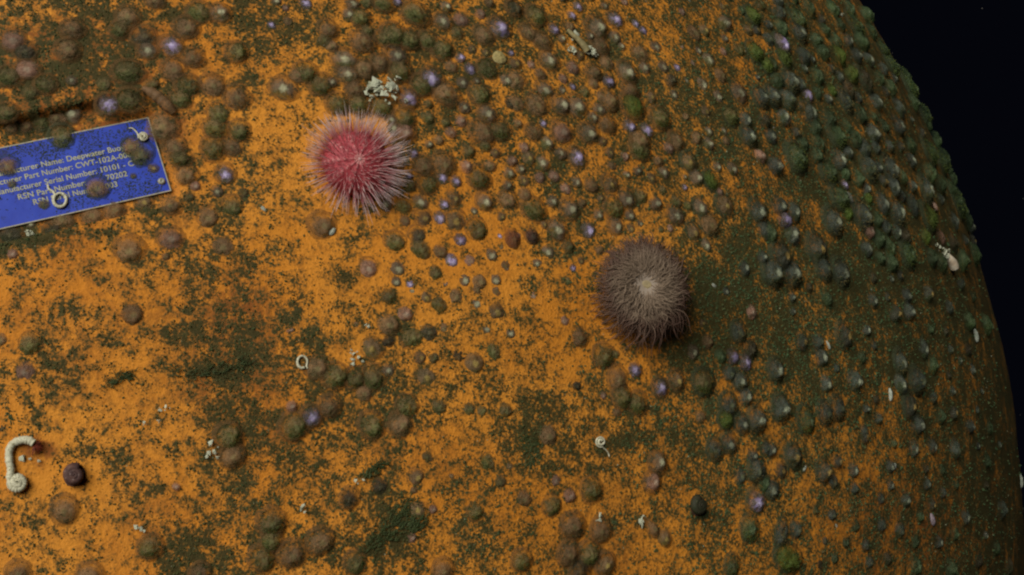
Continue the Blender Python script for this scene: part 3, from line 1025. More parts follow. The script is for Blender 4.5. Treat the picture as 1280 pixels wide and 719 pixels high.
# the smallest ones past three hundred: one joined object
def join_rest():
    V, Fl, tot, mi, co, var, mats, nv = [], [], [], [], [], [], [], 0
    for k, lst in rest_V.items():
        idx = len(mats); mats.append(KIND[k]['m'])
        for me, M in lst:
            a = np.empty(len(me.vertices) * 3, np.float32); me.vertices.foreach_get('co', a)
            a = a.reshape(-1, 3)
            m = np.array(M)
            V.append(a @ m[:3, :3].T + m[:3, 3]); co.append(a)
            var.append(np.full(len(a), random.random()))
            l = np.empty(len(me.loops), np.int32); me.loops.foreach_get('vertex_index', l)
            t = np.empty(len(me.polygons), np.int32); me.polygons.foreach_get('loop_total', t)
            Fl.append(l + nv); tot.append(t); mi.append(np.full(len(t), idx)); nv += len(a)
    V, Fl, tot, mi, co, var = (np.concatenate(q) for q in (V, Fl, tot, mi, co, var))
    me = bpy.data.meshes.new('small_limpets')
    me.vertices.add(len(V)); me.vertices.foreach_set('co', V.astype(np.float32).ravel())
    me.loops.add(len(Fl)); me.loops.foreach_set('vertex_index', Fl.astype(np.int32))
    me.polygons.add(len(tot))
    me.polygons.foreach_set('loop_start', np.concatenate([[0], np.cumsum(tot)[:-1]]).astype(np.int32))
    me.polygons.foreach_set('loop_total', tot.astype(np.int32))
    me.polygons.foreach_set('use_smooth', np.full(len(tot), True))
    me.polygons.foreach_set('material_index', mi.astype(np.int32))
    me.update(calc_edges=True)
    for m in mats: me.materials.append(m)
    me.attributes.new('shell_co', 'FLOAT_VECTOR', 'POINT').data.foreach_set('vector', co.astype(np.float32).ravel())
    me.attributes.new('shell_var', 'FLOAT', 'POINT').data.foreach_set('value', var.astype(np.float32))
    tag(obj('small_limpets', me), 'scattered smallest limpets, a few millimetres wide, between the larger ones', 'limpets', kind='stuff')


join_rest()


# ------------------------------------------------------------------ pink sea urchin
def build_urchin():
    p, n, px = surf(443, 207)
    n = (n - ray(447, 207) * .8).normalized()
    root = bpy.data.objects.new('sea_urchin', None); COL.objects.link(root)
    root.matrix_world = Matrix.Translation(p) @ frame(n).to_4x4()
    root.empty_display_size = .01
    tag(root, 'pink sea urchin bristling with pale pink spines on the orange paint', 'sea urchin')
    r = 41 * px
    # test: flattened globe, ten rows of knobs
    t = NT('urchin test')
    pos = t.n('ShaderNodeTexCoord').outputs['Object']
    n1 = t.noise(pos, 260, 4, .6)
    n2 = t.noise(pos, 900, 2, .6)
    a = t.n('ShaderNodeAttribute', attribute_name='knob').outputs['Fac']
    c = t.mix(t.step(n1, .35, .65), (.40, .055, .068), (.31, .040, .055))
    c = t.mix(a, c, (.62, .27, .26))
    c = t.mix(t.math('MULTIPLY', t.step(n2, .55, .7), .4), c, (.55, .25, .25))
    t.bump(n2, .4, .001)
    mt = t.finish(c, .55, .3)
    S, NR = 100, 44
    V, K = [], []
    for i in range(NR + 1):
        th = math.pi * .66 * i / NR
        for k in range(S):
            ph = 2 * math.pi * k / S
            row = math.cos(ph * 10)
            kn = max(0, row) ** 3 * max(0, math.sin(th * 30 + (1.5 if int(k / 10) % 2 else 0))) * min(1, th * 4)
            q = r * (1 + .05 * kn + .015 * row)
            V.append((q * math.sin(th) * math.cos(ph), q * math.sin(th) * math.sin(ph), q * .62 * math.cos(th) + r * .26))
            K.append(kn if th > .16 else .8)
    Fq = [(i * S + k, (i + 1) * S + k, (i + 1) * S + (k + 1) % S, i * S + (k + 1) % S) for i in range(NR) for k in range(S)]
    me = mesh_np('test', V, Fq, mt)
    me.attributes.new('knob', 'FLOAT', 'POINT').data.foreach_set('value', np.array(K, np.float32))
    obj('test', me, root)
    # apical plate
    V = [(0, 0, .02 * r)] + [(r * .05 * (1 + .25 * math.cos(5 * a_)) * math.cos(a_), r * .05 * (1 + .25 * math.cos(5 * a_)) * math.sin(a_), 0) for a_ in [2 * math.pi * k / 40 for k in range(40)]]
    Fq = [(0, 1 + k, 1 + (k + 1) % 40) for k in range(40)]
    obj('apical_plate', mesh_np('apical_plate', V, Fq, mat_plain('apical plate', (.62, .40, .38), (.45, .22, .22), 700)), root, Matrix.Translation((0, 0, r * .90)))
    # spines: one slender shaft, unit length, set on the test
    t = NT('pale spine')
    pos = t.n('ShaderNodeTexCoord').outputs['Object']
    along = t.n('ShaderNodeAttribute', attribute_name='along').outputs['Fac']
    rnd = t.n('ShaderNodeObjectInfo').outputs['Random']
    c = t.mix(t.step(along, .12, .75), (.50, .085, .10), (.68, .56, .54))
    c = t.mix(t.math('MULTIPLY', rnd, .35), c, (.46, .27, .27))
    ms = t.finish(c, .5, .25)
    ms.node_tree.nodes['Principled BSDF'].inputs['Subsurface Weight'].default_value = .1
    ms.node_tree.nodes['Principled BSDF'].inputs['Subsurface Radius'].default_value = (.001, .0006, .0005)

    def shaft(bend):
        V, A = [], []
        for i, (z, w) in enumerate(((0, 1.0), (.07, 1.15), (.35, .95), (.7, .65), (1.0, .22))):
            for k in range(5):
                V.append((w * math.cos(k * 1.2566) + bend * z * z, w * math.sin(k * 1.2566), z)); A.append(z)
        V.append((bend, 0, 1.03)); A.append(1)
        Fq = [(i * 5 + k, i * 5 + (k + 1) % 5, (i + 1) * 5 + (k + 1) % 5, (i + 1) * 5 + k) for i in range(4) for k in range(5)]
        me = bpy.data.meshes.new('spine'); me.from_pydata(V, [], Fq + [(20 + k, 20 + (k + 1) % 5, 25) for k in range(5)])
        for q in me.polygons: q.use_smooth = True
        me.materials.append(ms)
        me.attributes.new('along', 'FLOAT', 'POINT').data.foreach_set('value', np.array(A, np.float32))
        return me
    shafts = [shaft(b) for b in (0, 1.2, -1.0)]
    spots = []
    N = 860
    for i in range(N):
        z = 1 - (i + .5) / N * 1.42
        th = math.acos(max(-1, z)) + random.gauss(0, .025)
        ph = i * 2.39996 + random.gauss(0, .06)
        if th < .10: continue
        P = Vector((r * math.sin(th) * math.cos(ph), r * math.sin(th) * math.sin(ph), r * .62 * math.cos(th) + r * .26))
        D = Vector((math.sin(th) * math.cos(ph), math.sin(th) * math.sin(ph), math.cos(th) * 1.25 + (.12 if th > 1.3 else 0)))
        D = (D.normalized() + Vector((random.gauss(0, .10), random.gauss(0, .10), random.gauss(0, .08)))).normalized()
        L = px * (8 + 19 * min(1, th / 1.2)) * random.uniform(.65, 1.3)
        if random.random() < .10 and th > .9: L *= 1.3
        if P.z + D.z * L < px: D.z = (px - P.z) / L; D.normalize()
        w = px * random.uniform(.26, .42)
        M = Matrix.Translation(P - D * px) @ D.to_track_quat('Z', 'Y').to_matrix().to_4x4() @ Matrix.Diagonal((w, w, L, 1))
        spots.append((abs(th - 1.35), M, random.choice(shafts)))
    spots.sort(key=lambda s: s[0])
    for _, M, me in spots[:300]:
        obj('spine', me, root, M)
    V, Fl, A, nv = [], [], [], 0
    tri, quad = [], []
    for _, M, me in spots[300:]:
        a = np.array([v.co for v in me.vertices]); m = np.array(M)
        V.append(a @ m[:3, :3].T + m[:3, 3])
        for q in me.polygons:
            f = [v + nv for v in q.vertices]
            tri += [f] if len(f) == 3 else [[f[0], f[1], f[2]], [f[0], f[2], f[3]]]
        A.append(a[:, 2]); nv += len(a)
    me = mesh_np('spine_cover', np.concatenate(V), tri, ms)
    me.attributes.new('along', 'FLOAT', 'POINT').data.foreach_set('value', np.concatenate(A).astype(np.float32))
    o = obj('spine_cover', me, root); o['kind'] = 'stuff'


build_urchin()


# ------------------------------------------------------------------ brown sea anemone
def build_anemone():
    p, n, px = surf(793, 362)
    n = (n - ray(793, 356) * .9).normalized()
    root = bpy.data.objects.new('sea_anemone', None); COL.objects.link(root)
    root.matrix_world = Matrix.Translation(p) @ frame(n).to_4x4()
    root.empty_display_size = .01
    tag(root, 'shaggy brown sea anemone with pale centre and drooping tentacles', 'sea anemone')
    H = 34 * px
    mc = mat_plain('anemone column', (.16, .085, .055), (.12, .06, .045), 200, .6, .2)
    V, S = [], 40
    prof = [(34, -2), (31, 6), (27, 16), (30, 26), (38, 33), (42, 36)]
    for (a, z) in prof:
        for k in range(S):
            q = a * (1 + .03 * math.cos(12 * 2 * math.pi * k / S))
            V.append((q * px * math.cos(2 * math.pi * k / S), q * px * math.sin(2 * math.pi * k / S), z * px))
    Fq = [(i * S + k, i * S + (k + 1) % S, (i + 1) * S + (k + 1) % S, (i + 1) * S + k) for i in range(len(prof) - 1) for k in range(S)]
    obj('column', mesh_np('column', V, Fq, mc), root)
    # oral disc with radial streaks, domed
    t = NT('oral disc')
    pos = t.n('ShaderNodeTexCoord').outputs['Object']
    rad = t.n('ShaderNodeAttribute', attribute_name='rad').outputs['Fac']
    stv = t.n('ShaderNodeAttribute', attribute_name='streak').outputs['Fac']
    n1 = t.noise(pos, 300, 3, .6)
    c = t.mix(t.step(rad, .20, .75), (.36, .30, .24), (.24, .17, .12))
    c = t.mix(t.math('MULTIPLY', stv, .35), c, (.12, .075, .055))
    c = t.mix(t.math('MULTIPLY', t.step(n1, .5, .7), .3), c, (.3, .22, .14))
    md = t.finish(c, .6, .25)
    S, NR = 96, 16
    V, A, B = [(0, 0, H + 5 * px)], [0], [0]
    for i in range(1, NR + 1):
        f = i / NR
        for k in range(S):
            a = 2 * math.pi * k / S
            st = .5 + .5 * math.cos(32 * a)
            V.append((43 * px * f * math.cos(a), 43 * px * f * math.sin(a), H + px * (5 + 3 * math.sin(f * 3.1) - 4 * f * f) + px * .5 * st * f))
            A.append(f); B.append(1 - st)
    tri = [(0, 1 + k, 1 + (k + 1) % S) for k in range(S)]
    for i in range(NR - 1):
        for k in range(S):
            a, b = 1 + i * S, 1 + (i + 1) * S
            k2 = (k + 1) % S
            tri += [(a + k, b + k, b + k2), (a + k, b + k2, a + k2)]
    me = mesh_np('oral_disc', V, tri, md)
    me.attributes.new('rad', 'FLOAT', 'POINT').data.foreach_set('value', np.array(A, np.float32))
    me.attributes.new('streak', 'FLOAT', 'POINT').data.foreach_set('value', np.array(B, np.float32))
    obj('oral_disc', me, root)
    # mouth: puckered oval lips
    V, S = [], 28
    for (q, z) in ((1.0, 4.5), (.85, 6.0), (.5, 6.6), (.08, 6.2)):
        for k in range(S):
            a = 2 * math.pi * k / S
            w = q * (1 + .10 * q * math.cos(9 * a))
            V.append((9 * px * w * math.cos(a), 6 * px * w * math.sin(a), H + z * px))
    Fq = [(i * S + k, i * S + (k + 1) % S, (i + 1) * S + (k + 1) % S, (i + 1) * S + k) for i in range(3) for k in range(S)] + [(3 * S, 3 * S + k, 3 * S + k + 1, 3 * S + k + 1) for k in ()]
    me = mesh_np('mouth', V, Fq, mat_plain('anemone lips', (.36, .29, .15), (.30, .24, .14), 500, .7, .2))
    obj('mouth', me, root, Matrix.Translation((2 * px, 1 * px, 0)) @ Matrix.Rotation(-.3, 4, 'Z'))
    mt = mat_anem()

    def tentacle(seed, droop, L, lift, inn=0.0):
        r_ = random.Random(seed)
        N, S = 11, 5
        pts, rads = [], []
        yaw, pitch = 0.0, lift
        P = Vector((0, 0, 0))
        wob = r_.uniform(.8, 2.6); ph = r_.uniform(0, 6.28); curl = r_.choice([-1, 1]) * r_.uniform(.05, .4)
        for i in range(N):
            f = i / (N - 1)
            pts.append(P.copy()); rads.append(px * (.68 - .36 * f))
            yaw += wob * .24 * math.sin(ph + f * 7) + curl * .35 * f
            pitch -= droop / N * (0.4 + 1.2 * f)
            P = P + Vector((math.cos(pitch) * math.cos(yaw), math.cos(pitch) * math.sin(yaw), math.sin(pitch))) * (L / N)
        me = tube_mesh('tentacle', pts, rads, mt, S)
        A = [i / (N - 1) for i in range(N) for _ in range(S)] + [0, 1]
        me.attributes.new('inner', 'FLOAT', 'POINT').data.foreach_set('value', np.full(len(A), inn, np.float32))
        me.attributes.new('along', 'FLOAT', 'POINT').data.foreach_set('value', np.array(A, np.float32))
        return me
    inner = [tentacle(s, 1.0, 25 * px, .6, 1.0) for s in range(8)]
    mid = [tentacle(20 + s, 1.5, 31 * px, .45, .5) for s in range(8)]
    outer = [tentacle(40 + s, 1.7, 33 * px, .35) for s in range(10)]
    low = [tentacle(60 + s, 1.2, 56 * px, .0) for s in range(10)]
    spots = []
    N = 1900
    for i in range(N):
        f = math.sqrt((i + .5) / N)
        rho = px * (6 + 36 * f)
        ph = i * 2.39996 + random.gauss(0, .08)
        down = math.sin(ph) < -.35
        fam = inner if f < .45 else mid if f < .8 else (low if down and random.random() < .6 else outer)
        z = H + px * (6 - 4 * f * f)
        s = random.uniform(.72, 1.18)
        M = Matrix.Translation((rho * math.cos(ph), rho * math.sin(ph), z)) @ Matrix.Rotation(ph + random.gauss(0, .22), 4, 'Z') @ Matrix.Rotation(random.gauss(0, .12), 4, 'Y') @ Matrix.Diagonal((s, s, s, 1))
        spots.append((f + (.5 if down else 0), M, random.choice(fam)))
    spots.sort(key=lambda s: -s[0])
    for _, M, me in spots[:300]:
        obj('tentacle', me, root, M)
    V, tri, A, I, nv = [], [], [], [], 0
    for _, M, me in spots[300:]:
        a = np.array([v.co for v in me.vertices]); m = np.array(M)
        V.append(a @ m[:3, :3].T + m[:3, 3])
        for q in me.polygons:
            f = [v + nv for v in q.vertices]
            tri += [f] if len(f) == 3 else [[f[0], f[1], f[2]], [f[0], f[2], f[3]]]
        b = np.empty(len(a), np.float32); me.attributes['along'].data.foreach_get('value', b)
        c_ = np.empty(len(a), np.float32); me.attributes['inner'].data.foreach_get('value', c_); I.append(c_)
        A.append(b); nv += len(a)
    me = mesh_np('tentacle_crown', np.concatenate(V), tri, mt)
    me.attributes.new('along', 'FLOAT', 'POINT').data.foreach_set('value', np.concatenate(A))
    me.attributes.new('inner', 'FLOAT', 'POINT').data.foreach_set('value', np.concatenate(I))
    o = obj('tentacle_crown', me, root); o['kind'] = 'stuff'


build_anemone()


# ------------------------------------------------------------------ tube worms, shells, crusts, weed
def on_surface(pts, lift=1.0):
    """photo pixel path -> world points lying on the surface, lifted by some pixels"""
    out = []
    for q in pts:
        p, n, px = surf(q[0], q[1])
        out.append(p + n * px * (q[2] if len(q) > 2 else lift))
    return out


def smooth_path(pts, n=6):
    res = []
    P = [Vector(p) for p in pts]
    for i in range(len(P) - 1):
        a, b, c, d = P[max(i - 1, 0)], P[i], P[i + 1], P[min(i + 2, len(P) - 1)]
        for k in range(n):
            t = k / n
            res.append(.5 * ((2 * b) + (c - a) * t + (2 * a - 5 * b + 4 * c - d) * t * t + (3 * b - a - 3 * c + d) * t ** 3))
    res.append(P[-1])
    return res


def worm(name, path, w0, w1, label, mat, ribs=.06, root_name='tube_worm'):
    p, n, px = surf(path[0][0], path[0][1])
    P = smooth_path(on_surface(path))
    N = len(P)
    rads = [px * (w0 + (w1 - w0) * i / (N - 1)) * (1 + ribs * math.sin(i * 2.1) + random.gauss(0, .055)) for i in range(N)]
    base = P[N // 2]
    me = tube_mesh(name, [q - base for q in P], rads, mat, 10)
    return base, me, px


def coil(cx, cy, r0, r1, turns, a0, z0, z1, n=16):
    k = int(n * turns)
    return [(cx + (r0 + (r1 - r0) * i / k) * math.cos(a0 + 6.2832 * turns * i / k), cy + (r0 + (r1 - r0) * i / k) * math.sin(a0 + 6.2832 * turns * i / k), z0 + (z1 - z0) * i / k) for i in range(k + 1)]


# the big tube worm at the left edge, with its red plume
path = [(43, 555, 7), (36, 551, 6), (27, 551, 5), (17, 555, 4), (12, 564, 4), (12, 576, 4), (14, 587, 4), (13, 596, 4)] + coil(22.5, 603, 9.5, 1.5, 1.9, math.pi * 1.05, 4, 7)[1:]
path = path[:8] + [(22.5 + r_ * math.cos(a_), 603 + r_ * math.sin(a_), z_) for r_, a_, z_ in [(9.5 - 8 * i / 28, math.pi - i * .42, 4 + 3 * i / 28) for i in range(1, 29)]]
base, me, px = worm('tube', path, 5.2, 3.9, '', M_WHITE, .025)
root = bpy.data.objects.new('tube_worm', None); COL.objects.link(root); root.location = base
tag(root, 'big white curled tube worm with red plume at the left edge', 'tube worm')
obj('tube', me, root)
M_RED = mat_plain('red plume', (.26, .045, .020), (.17, .035, .016), 400, .6, .3)
M_RED.node_tree.nodes['Principled BSDF'].inputs['Alpha'].default_value = .55
V, Fq = [], []
p, n, px = surf(43, 557)
m = frame(n)
start = p + n * 7 * px
tips = []
bmV, bmF = [], []
for i in range(46):
    a = random.uniform(-2.0, .9); l = random.uniform(7, 14)
    d = m @ Vector((math.cos(a) * 1.0, math.sin(a), random.uniform(-.3, .35)))
    q = [start + d * (l * px * f) + m @ Vector((0, 0, 1)) * px * (-3 * f * f) for f in (0, .35, .7, 1)]
    t_ = tube_mesh('radiole', q, [px * .7, px * .65, px * .5, px * .2], None, 4, False)
    b0 = len(bmV)
    bmV += [tuple(v.co - base) for v in t_.vertices]
    bmF += [tuple(v + b0 for v in f.vertices) for f in t_.polygons]
    bpy.data.meshes.remove(t_)
me = bpy.data.meshes.new('plume'); me.from_pydata(bmV, [], bmF); me.materials.append(M_RED)
obj('plume', me, root)

# coiled tube worms on the plate and on the paint
for path, w0, w1, lab in [
    ([(161, 161, 1.5), (165, 161, 1.5), (169, 164, 1.5), (172, 168, 1.8)] + [(179 + (6.2 - 5.2 * i / 26) * math.cos(2.9 + i * .45), 172.5 + (6.2 - 5.2 * i / 26) * math.sin(2.9 + i * .45), 2.5 + 1.5 * i / 26) for i in range(27)], .8, 2.2,
     'white coiled tube worm with a thin tail near the plate corner screw'),
    ([(60, 232, 1.5), (61, 237, 2), (66, 240, 2)] + [(75 + 8 * math.cos(-2.3 + i * .42), 251 + 8.5 * math.sin(-2.3 + i * .42), 2.5) for i in range(16)], 1.5, 2.4,
     'white ring-shaped tube worm lying over the lower plate lettering'),
    ([(377.5 + 6.2 * math.cos(1.2 + i * .42), 453 + 7.5 * math.sin(1.2 + i * .42), 2) for i in range(13)] + [(383, 458, 1.5), (384, 461, 1.5)], 2.0, 1.2,
     'white open ring tube worm beside a mottled brown limpet'),
    ([(761, 571, 1), (760, 567, 1), (757, 563, 1.5), (753, 560, 1.8)] + [(749.5 + (6.5 - 5 * i / 26) * math.cos(1.2 + i * .42), 552.5 + (7 - 5.4 * i / 26) * math.sin(1.2 + i * .42), 2.4) for i in range(27)], .7, 2.3,
     'small white spiral tube worm with a short tail on bare orange paint')]:
    base, me, px = worm('tube_worm', path, w0, w1, lab, M_WHITE)
    o = obj('tube_worm', me); o.location = base
    tag(o, lab, 'tube worm', 'white coiled tube worms')


def flake_mesh(seed, mat):
    """broken, slightly cupped plate of shell"""
    r_ = random.Random(seed)
    k = r_.randint(6, 9)
    ang = sorted(r_.uniform(0, 6.28) for _ in range(k))
    rim = [(r_.uniform(.55, 1.15) * math.cos(a), r_.uniform(.55, 1.15) * math.sin(a)) for a in ang]
    V = [(0, 0, .34)] + [(x, y, .18 + r_.uniform(-.1, .12)) for x, y in rim] + [(x * .95, y * .95, -.02) for x, y in rim] + [(0, 0, .02)]
    Fq = []
    for i in range(k):
        j = (i + 1) % k
        Fq += [(0, 1 + i, 1 + j), (1 + i, 1 + k + i, 1 + k + j, 1 + j), (1 + 2 * k, 1 + k + j, 1 + k + i)]
    me = bpy.data.meshes.new('flake'); me.from_pydata(V, [], Fq)
    me.materials.append(mat)
    return me


FL = [flake_mesh(s, M_CRUST) for s in range(7)]


def crust(spots, label, name='white_crust', cat='crust'):
    x0, y0 = np.mean([s[0] for s in spots]), np.mean([s[1] for s in spots])
    p, n, px = surf(x0, y0)
    root = bpy.data.objects.new(name, None); COL.objects.link(root)
    root.location = p; root.empty_display_size = .005
    tag(root, label, cat)
    for (x, y, d, z) in spots:
        q, nn, pp = surf(x, y)
        nn = (nn + Vector((random.gauss(0, .3), random.gauss(0, .3), random.gauss(0, .3)))).normalized()
        M = place(q + nn * z * pp - p, nn, d * .68 * pp, random.uniform(0, 6.28), 1, random.uniform(.6, 1))
        obj('flake', random.choice(FL), root, M)
        for _ in range(3):
            q, nn, pp = surf(x + random.gauss(0, d * .35), y + random.gauss(0, d * .3))
            obj('flake', random.choice(FL), root, place(q + nn * random.uniform(.5, z) * pp - p, nn, d * random.uniform(.15, .34) * pp, random.uniform(0, 6.28), 1, random.uniform(.6, 1)))
    return root


crust([(460, 109, 9, 4), (466, 112, 14, 5), (471, 117, 12, 5), (458, 117, 7, 3), (469, 104, 10, 4), (479, 112, 10, 6), (484, 111, 12, 7), (492, 113, 9, 5), (478, 121, 11, 5),
       (488, 118, 7, 5), (463, 122, 7, 3), (494, 125, 10, 4), (494, 101, 8, 5), (475, 106, 6, 4), (506, 127, 8, 3), (461, 127, 5, 3), (484, 103, 7, 5)],
      'jagged cluster of broken white crust just above the pink urchin')
r_ = crust([(714, 63, 8, 3), (717, 66, 6, 3), (711, 60, 5, 3), (736, 62, 7, 3), (740, 64, 7, 3), (738, 68, 9, 4), (733, 67, 7, 3), (742, 70, 6, 3), (731, 63, 6, 3), (718, 45, 9, 4)],
           'pale crusted tube with white flakes near the top of the photo', 'crusted_tube', 'tube')
P = smooth_path(on_surface([(708, 39, 3), (714, 46, 4), (721, 53, 5), (728, 61, 5), (732, 66, 4)]))
px = surf(720, 55)[2]
me = tube_mesh('tube', [q - r_.location for q in P], [px * (2.4 + 2.6 * i / len(P)) for i in range(len(P))], mat_plain('pale tube', (.30, .25, .12), (.20, .17, .08), 300, .7, .2), 9)
obj('tube', me, r_)
r_ = crust([(1169, 307, 5, 3), (1172, 310, 5, 3), (1177, 311, 7, 4), (1178, 316, 8, 4), (1182, 314, 6, 4), (1181, 320, 8, 4)],
           'long white shell fragment with peachy end near the dark right edge', 'long_shell', 'shell')
P = smooth_path(on_surface([(1181, 319, 3), (1184, 325, 4), (1187, 330, 4), (1190, 336, 3)]))
px = surf(1185, 326)[2]
obj('shell_valve', tube_mesh('shell_valve', [q - r_.location for q in P], [px * (2.5 + 3.6 * math.sin(1.9 * i / len(P))) for i in range(len(P))], mat_plain('peach shell', (.60, .48, .34), (.62, .58, .46), 120, .5, .3), 9), r_)
crust([(801, 650, 7, 3), (800, 656, 7, 3), (803, 645, 4, 2)], 'small white crust beside the narrow brown limpet low in the photo')
crust([(747, 645, 7, 3), (748, 650, 5, 2)], 'small white crust above the large brown limpet pair low in the photo')
crust([(264, 555, 7, 3), (260, 566, 6, 2), (268, 563, 7, 3), (272, 570, 5, 2), (258, 571, 5, 2)], 'greyish white crumbs left of the stacked mossy limpets')
crust([(170, 658, 6, 2), (176, 661, 6, 2), (180, 664, 4, 2)], 'thin pale crust above the lone brown limpet near the lower left')
crust([(34, 293, 5, 3), (39, 293, 5, 3), (36, 289, 5, 2)], 'white forked crumb just under the blue nameplate')
crust([(30, 572, 8, 3), (37, 573, 4, 2), (49, 577, 5, 2)], 'white chip lying beside the big curled tube worm')
crust([(443, 442, 6, 3), (440, 450, 6, 3), (447, 447, 5, 3), (441, 456, 5, 2), (452, 452, 4, 2), (438, 437, 4, 2)], 'pale crumbs between limpets in the middle of the photo')
crust([(460, 409, 5, 2), (456, 406, 4, 2)], 'tiny white crumb on the paint above the middle limpet cluster')
crust([(445, 602, 6, 3), (454, 600, 4, 2)], 'bright white crumb left of the green weed tip')
crust([(375, 636, 5, 2), (381, 640, 4, 2), (378, 633, 5, 2)], 'white crumbs above the large mossy limpet low in the photo')
crust([(208, 510, 5, 2), (200, 514, 5, 2), (198, 526, 4, 2), (181, 528, 4, 2)], 'lilac grey crumbs on orange paint left of the mossy pair')
crust([(1044, 1060 // 100, 5, 2), (1046, 15, 5, 2), (1050, 19, 5, 2), (1041, 6, 4, 2)], 'white streak of crust near the top of the dark edge')


def bivalve(x, y, L, ang, label, mat=M_CRUST, fat=.45):
    p, n, px = surf(x, y)
    V, S, NR = [], 20, 6
    for i in range(NR + 1):
        f = i / NR
        for k in range(S):
            a = 6.2832 * k / S
            w = math.sin(math.pi * .5 * f)
            q = w * (1 + .08 * math.cos(a))
            V.append((q * math.cos(a), q * math.sin(a) * (.55 - .10 * math.cos(a)), .45 * (1 - f ** 2) + .03 * math.sin(f * 22)))
    Fq = [(i * S + k, (i + 1) * S + k, (i + 1) * S + (k + 1) % S, i * S + (k + 1) % S) for i in range(NR) for k in range(S)]
    me = mesh_np('bivalve', V, Fq, mat)
    o = obj('bivalve', me, None, place(p, n, L * .5 * px, ang, 1, fat / .45, 1))
    return tag(o, label, 'shell')


M_SHELL = mat_plain('white shell', (.46, .48, .40), (.30, .35, .28), 3, .5, .3, (.12, .15, .08), .52)
bivalve(415, 290, 13, .85, 'small white bivalve beside a brown limpet below the pink urchin', M_SHELL)
bivalve(329, 261, 9, -.8, 'tiny white bivalve on bare paint left of the urchin', M_SHELL)
bivalve(891, 357, 11, -.35, 'white bivalve just right of the brown anemone', M_SHELL)
bivalve(1219, 420, 18, 1.5, 'slim white shell sliver standing near the dark right edge', M_SHELL, .28)
bivalve(1112, 494, 17, 1.35, 'thin yellowish shell sliver among limpets on the right', M_SHELL, .2)
bivalve(1035, 432, 12, 1.9, 'narrow pale shell sliver above a white tipped limpet', M_SHELL, .22)
bivalve(1165, 650, 17, 1.9, 'lilac ribbed shell in shade near the lower right', mat_plain('lilac shell', (.30, .24, .27), (.2, .16, .18), 3, .5, .3), .4)
bivalve(1005, 586, 11, .7, 'small white shell beside a yellow tipped limpet lower right', M_SHELL, .35)
bivalve(1044, 657, 10, -.9, 'small white shell on orange paint near the lower right', M_SHELL, .4)
bivalve(1275, 602, 18, 1.5, 'pale shell on the very edge of the buoy at right', M_SHELL, .25)
bivalve(1117, 583, 12, .2, 'pale green shell among dark algae on the right', M_SHELL, .6)
bivalve(1060, 247, 20, -.8, 'pale grey fan shell among algae on the right', mat_plain('grey shell', (.2, .2, .16), (.14, .15, .11), 3, .5, .3), .5)
bivalve(1168, 258, 14, -.9, 'peach shell standing above a bright green limpet near the edge', mat_plain('peach', (.55, .36, .26), (.42, .28, .2), 3, .5, .3), .42)
bivalve(624, 73, 20, 1.5, 'pale yellow shell, bare and smooth, high in the photo', mat_plain('yellow shell', (.42, .34, .13), (.34, .28, .12), 3, .5, .3), .8)


def snail(x, y, d, label, c1, c2, tip):
    p, n, px = surf(x, y)
    root = bpy.data.objects.new('snail', None); COL.objects.link(root)
    root.matrix_world = Matrix.Translation(p) @ frame(n, random.uniform(0, 6)).to_4x4()
    root.empty_display_size = .005
    tag(root, label, 'snail')
    s = d * .5 * px
    ms = mat_plain('snail shell', c1, c2, 260, .7, .25, tip, .60)
    pts, rads = [], []
    for i in range(46):
        f = i / 45
        a = f * 6.2832 * 2.6
        q = .62 * (1 - f) ** 1.1
        pts.append((q * s * math.cos(a), q * s * math.sin(a), s * (.38 + .55 * f)))
        rads.append(s * (.44 * (1 - f) ** .9 + .05))
    obj('shell', tube_mesh('shell', pts, rads, ms, 14), root)
    V = [(0, 0, .1 * s)] + [(s * 1.0 * math.cos(a), s * .8 * math.sin(a), .03 * s) for a in [6.2832 * k / 20 for k in range(20)]]
    obj('foot', mesh_np('foot', V, [(0, 1 + k, 1 + (k + 1) % 20) for k in range(20)], mat_plain('snail foot', (.1, .05, .04), (.08, .04, .03), 200)), root)


snail(93, 594, 29, 'purple-black snail alone on bright orange paint at lower left', (.060, .032, .030), (.12, .062, .048), (.26, .21, .20))
snail(870, 632, 26, 'black snail on orange paint at lower right of the middle', (.030, .026, .014), (.022, .028, .012), (.12, .11, .06))


def red_limpet(x, y, d, kind_mat, sx, sy, label):
    p, n, px = surf(x, y)
    o = obj('limpet', limpet_mesh('d', int(x), kind_mat), None, place(p, n, d * .5 * px, .2, sx, sy, .9))
    tag(o, label, 'limpet', 'limpets growing over the buoy')


MR = mat_shell('red brown shell', (.20, .065, .025), (.16, .055, .028), (.05, .05, .02), .02, (.12, .09, .04), .3, .5)
red_limpet(639, 298, 31, MR, .95, 1.1, 'reddish brown limpet, left of the dark red pair')
red_limpet(663, 295, 27, mat_shell('dark red shell', (.085, .035, .024), (.06, .034, .022), (.04, .045, .02), .05, (.09, .08, .05), .3, .5), 1, 1.05,
           'dark red limpet, right of the dark red pair')


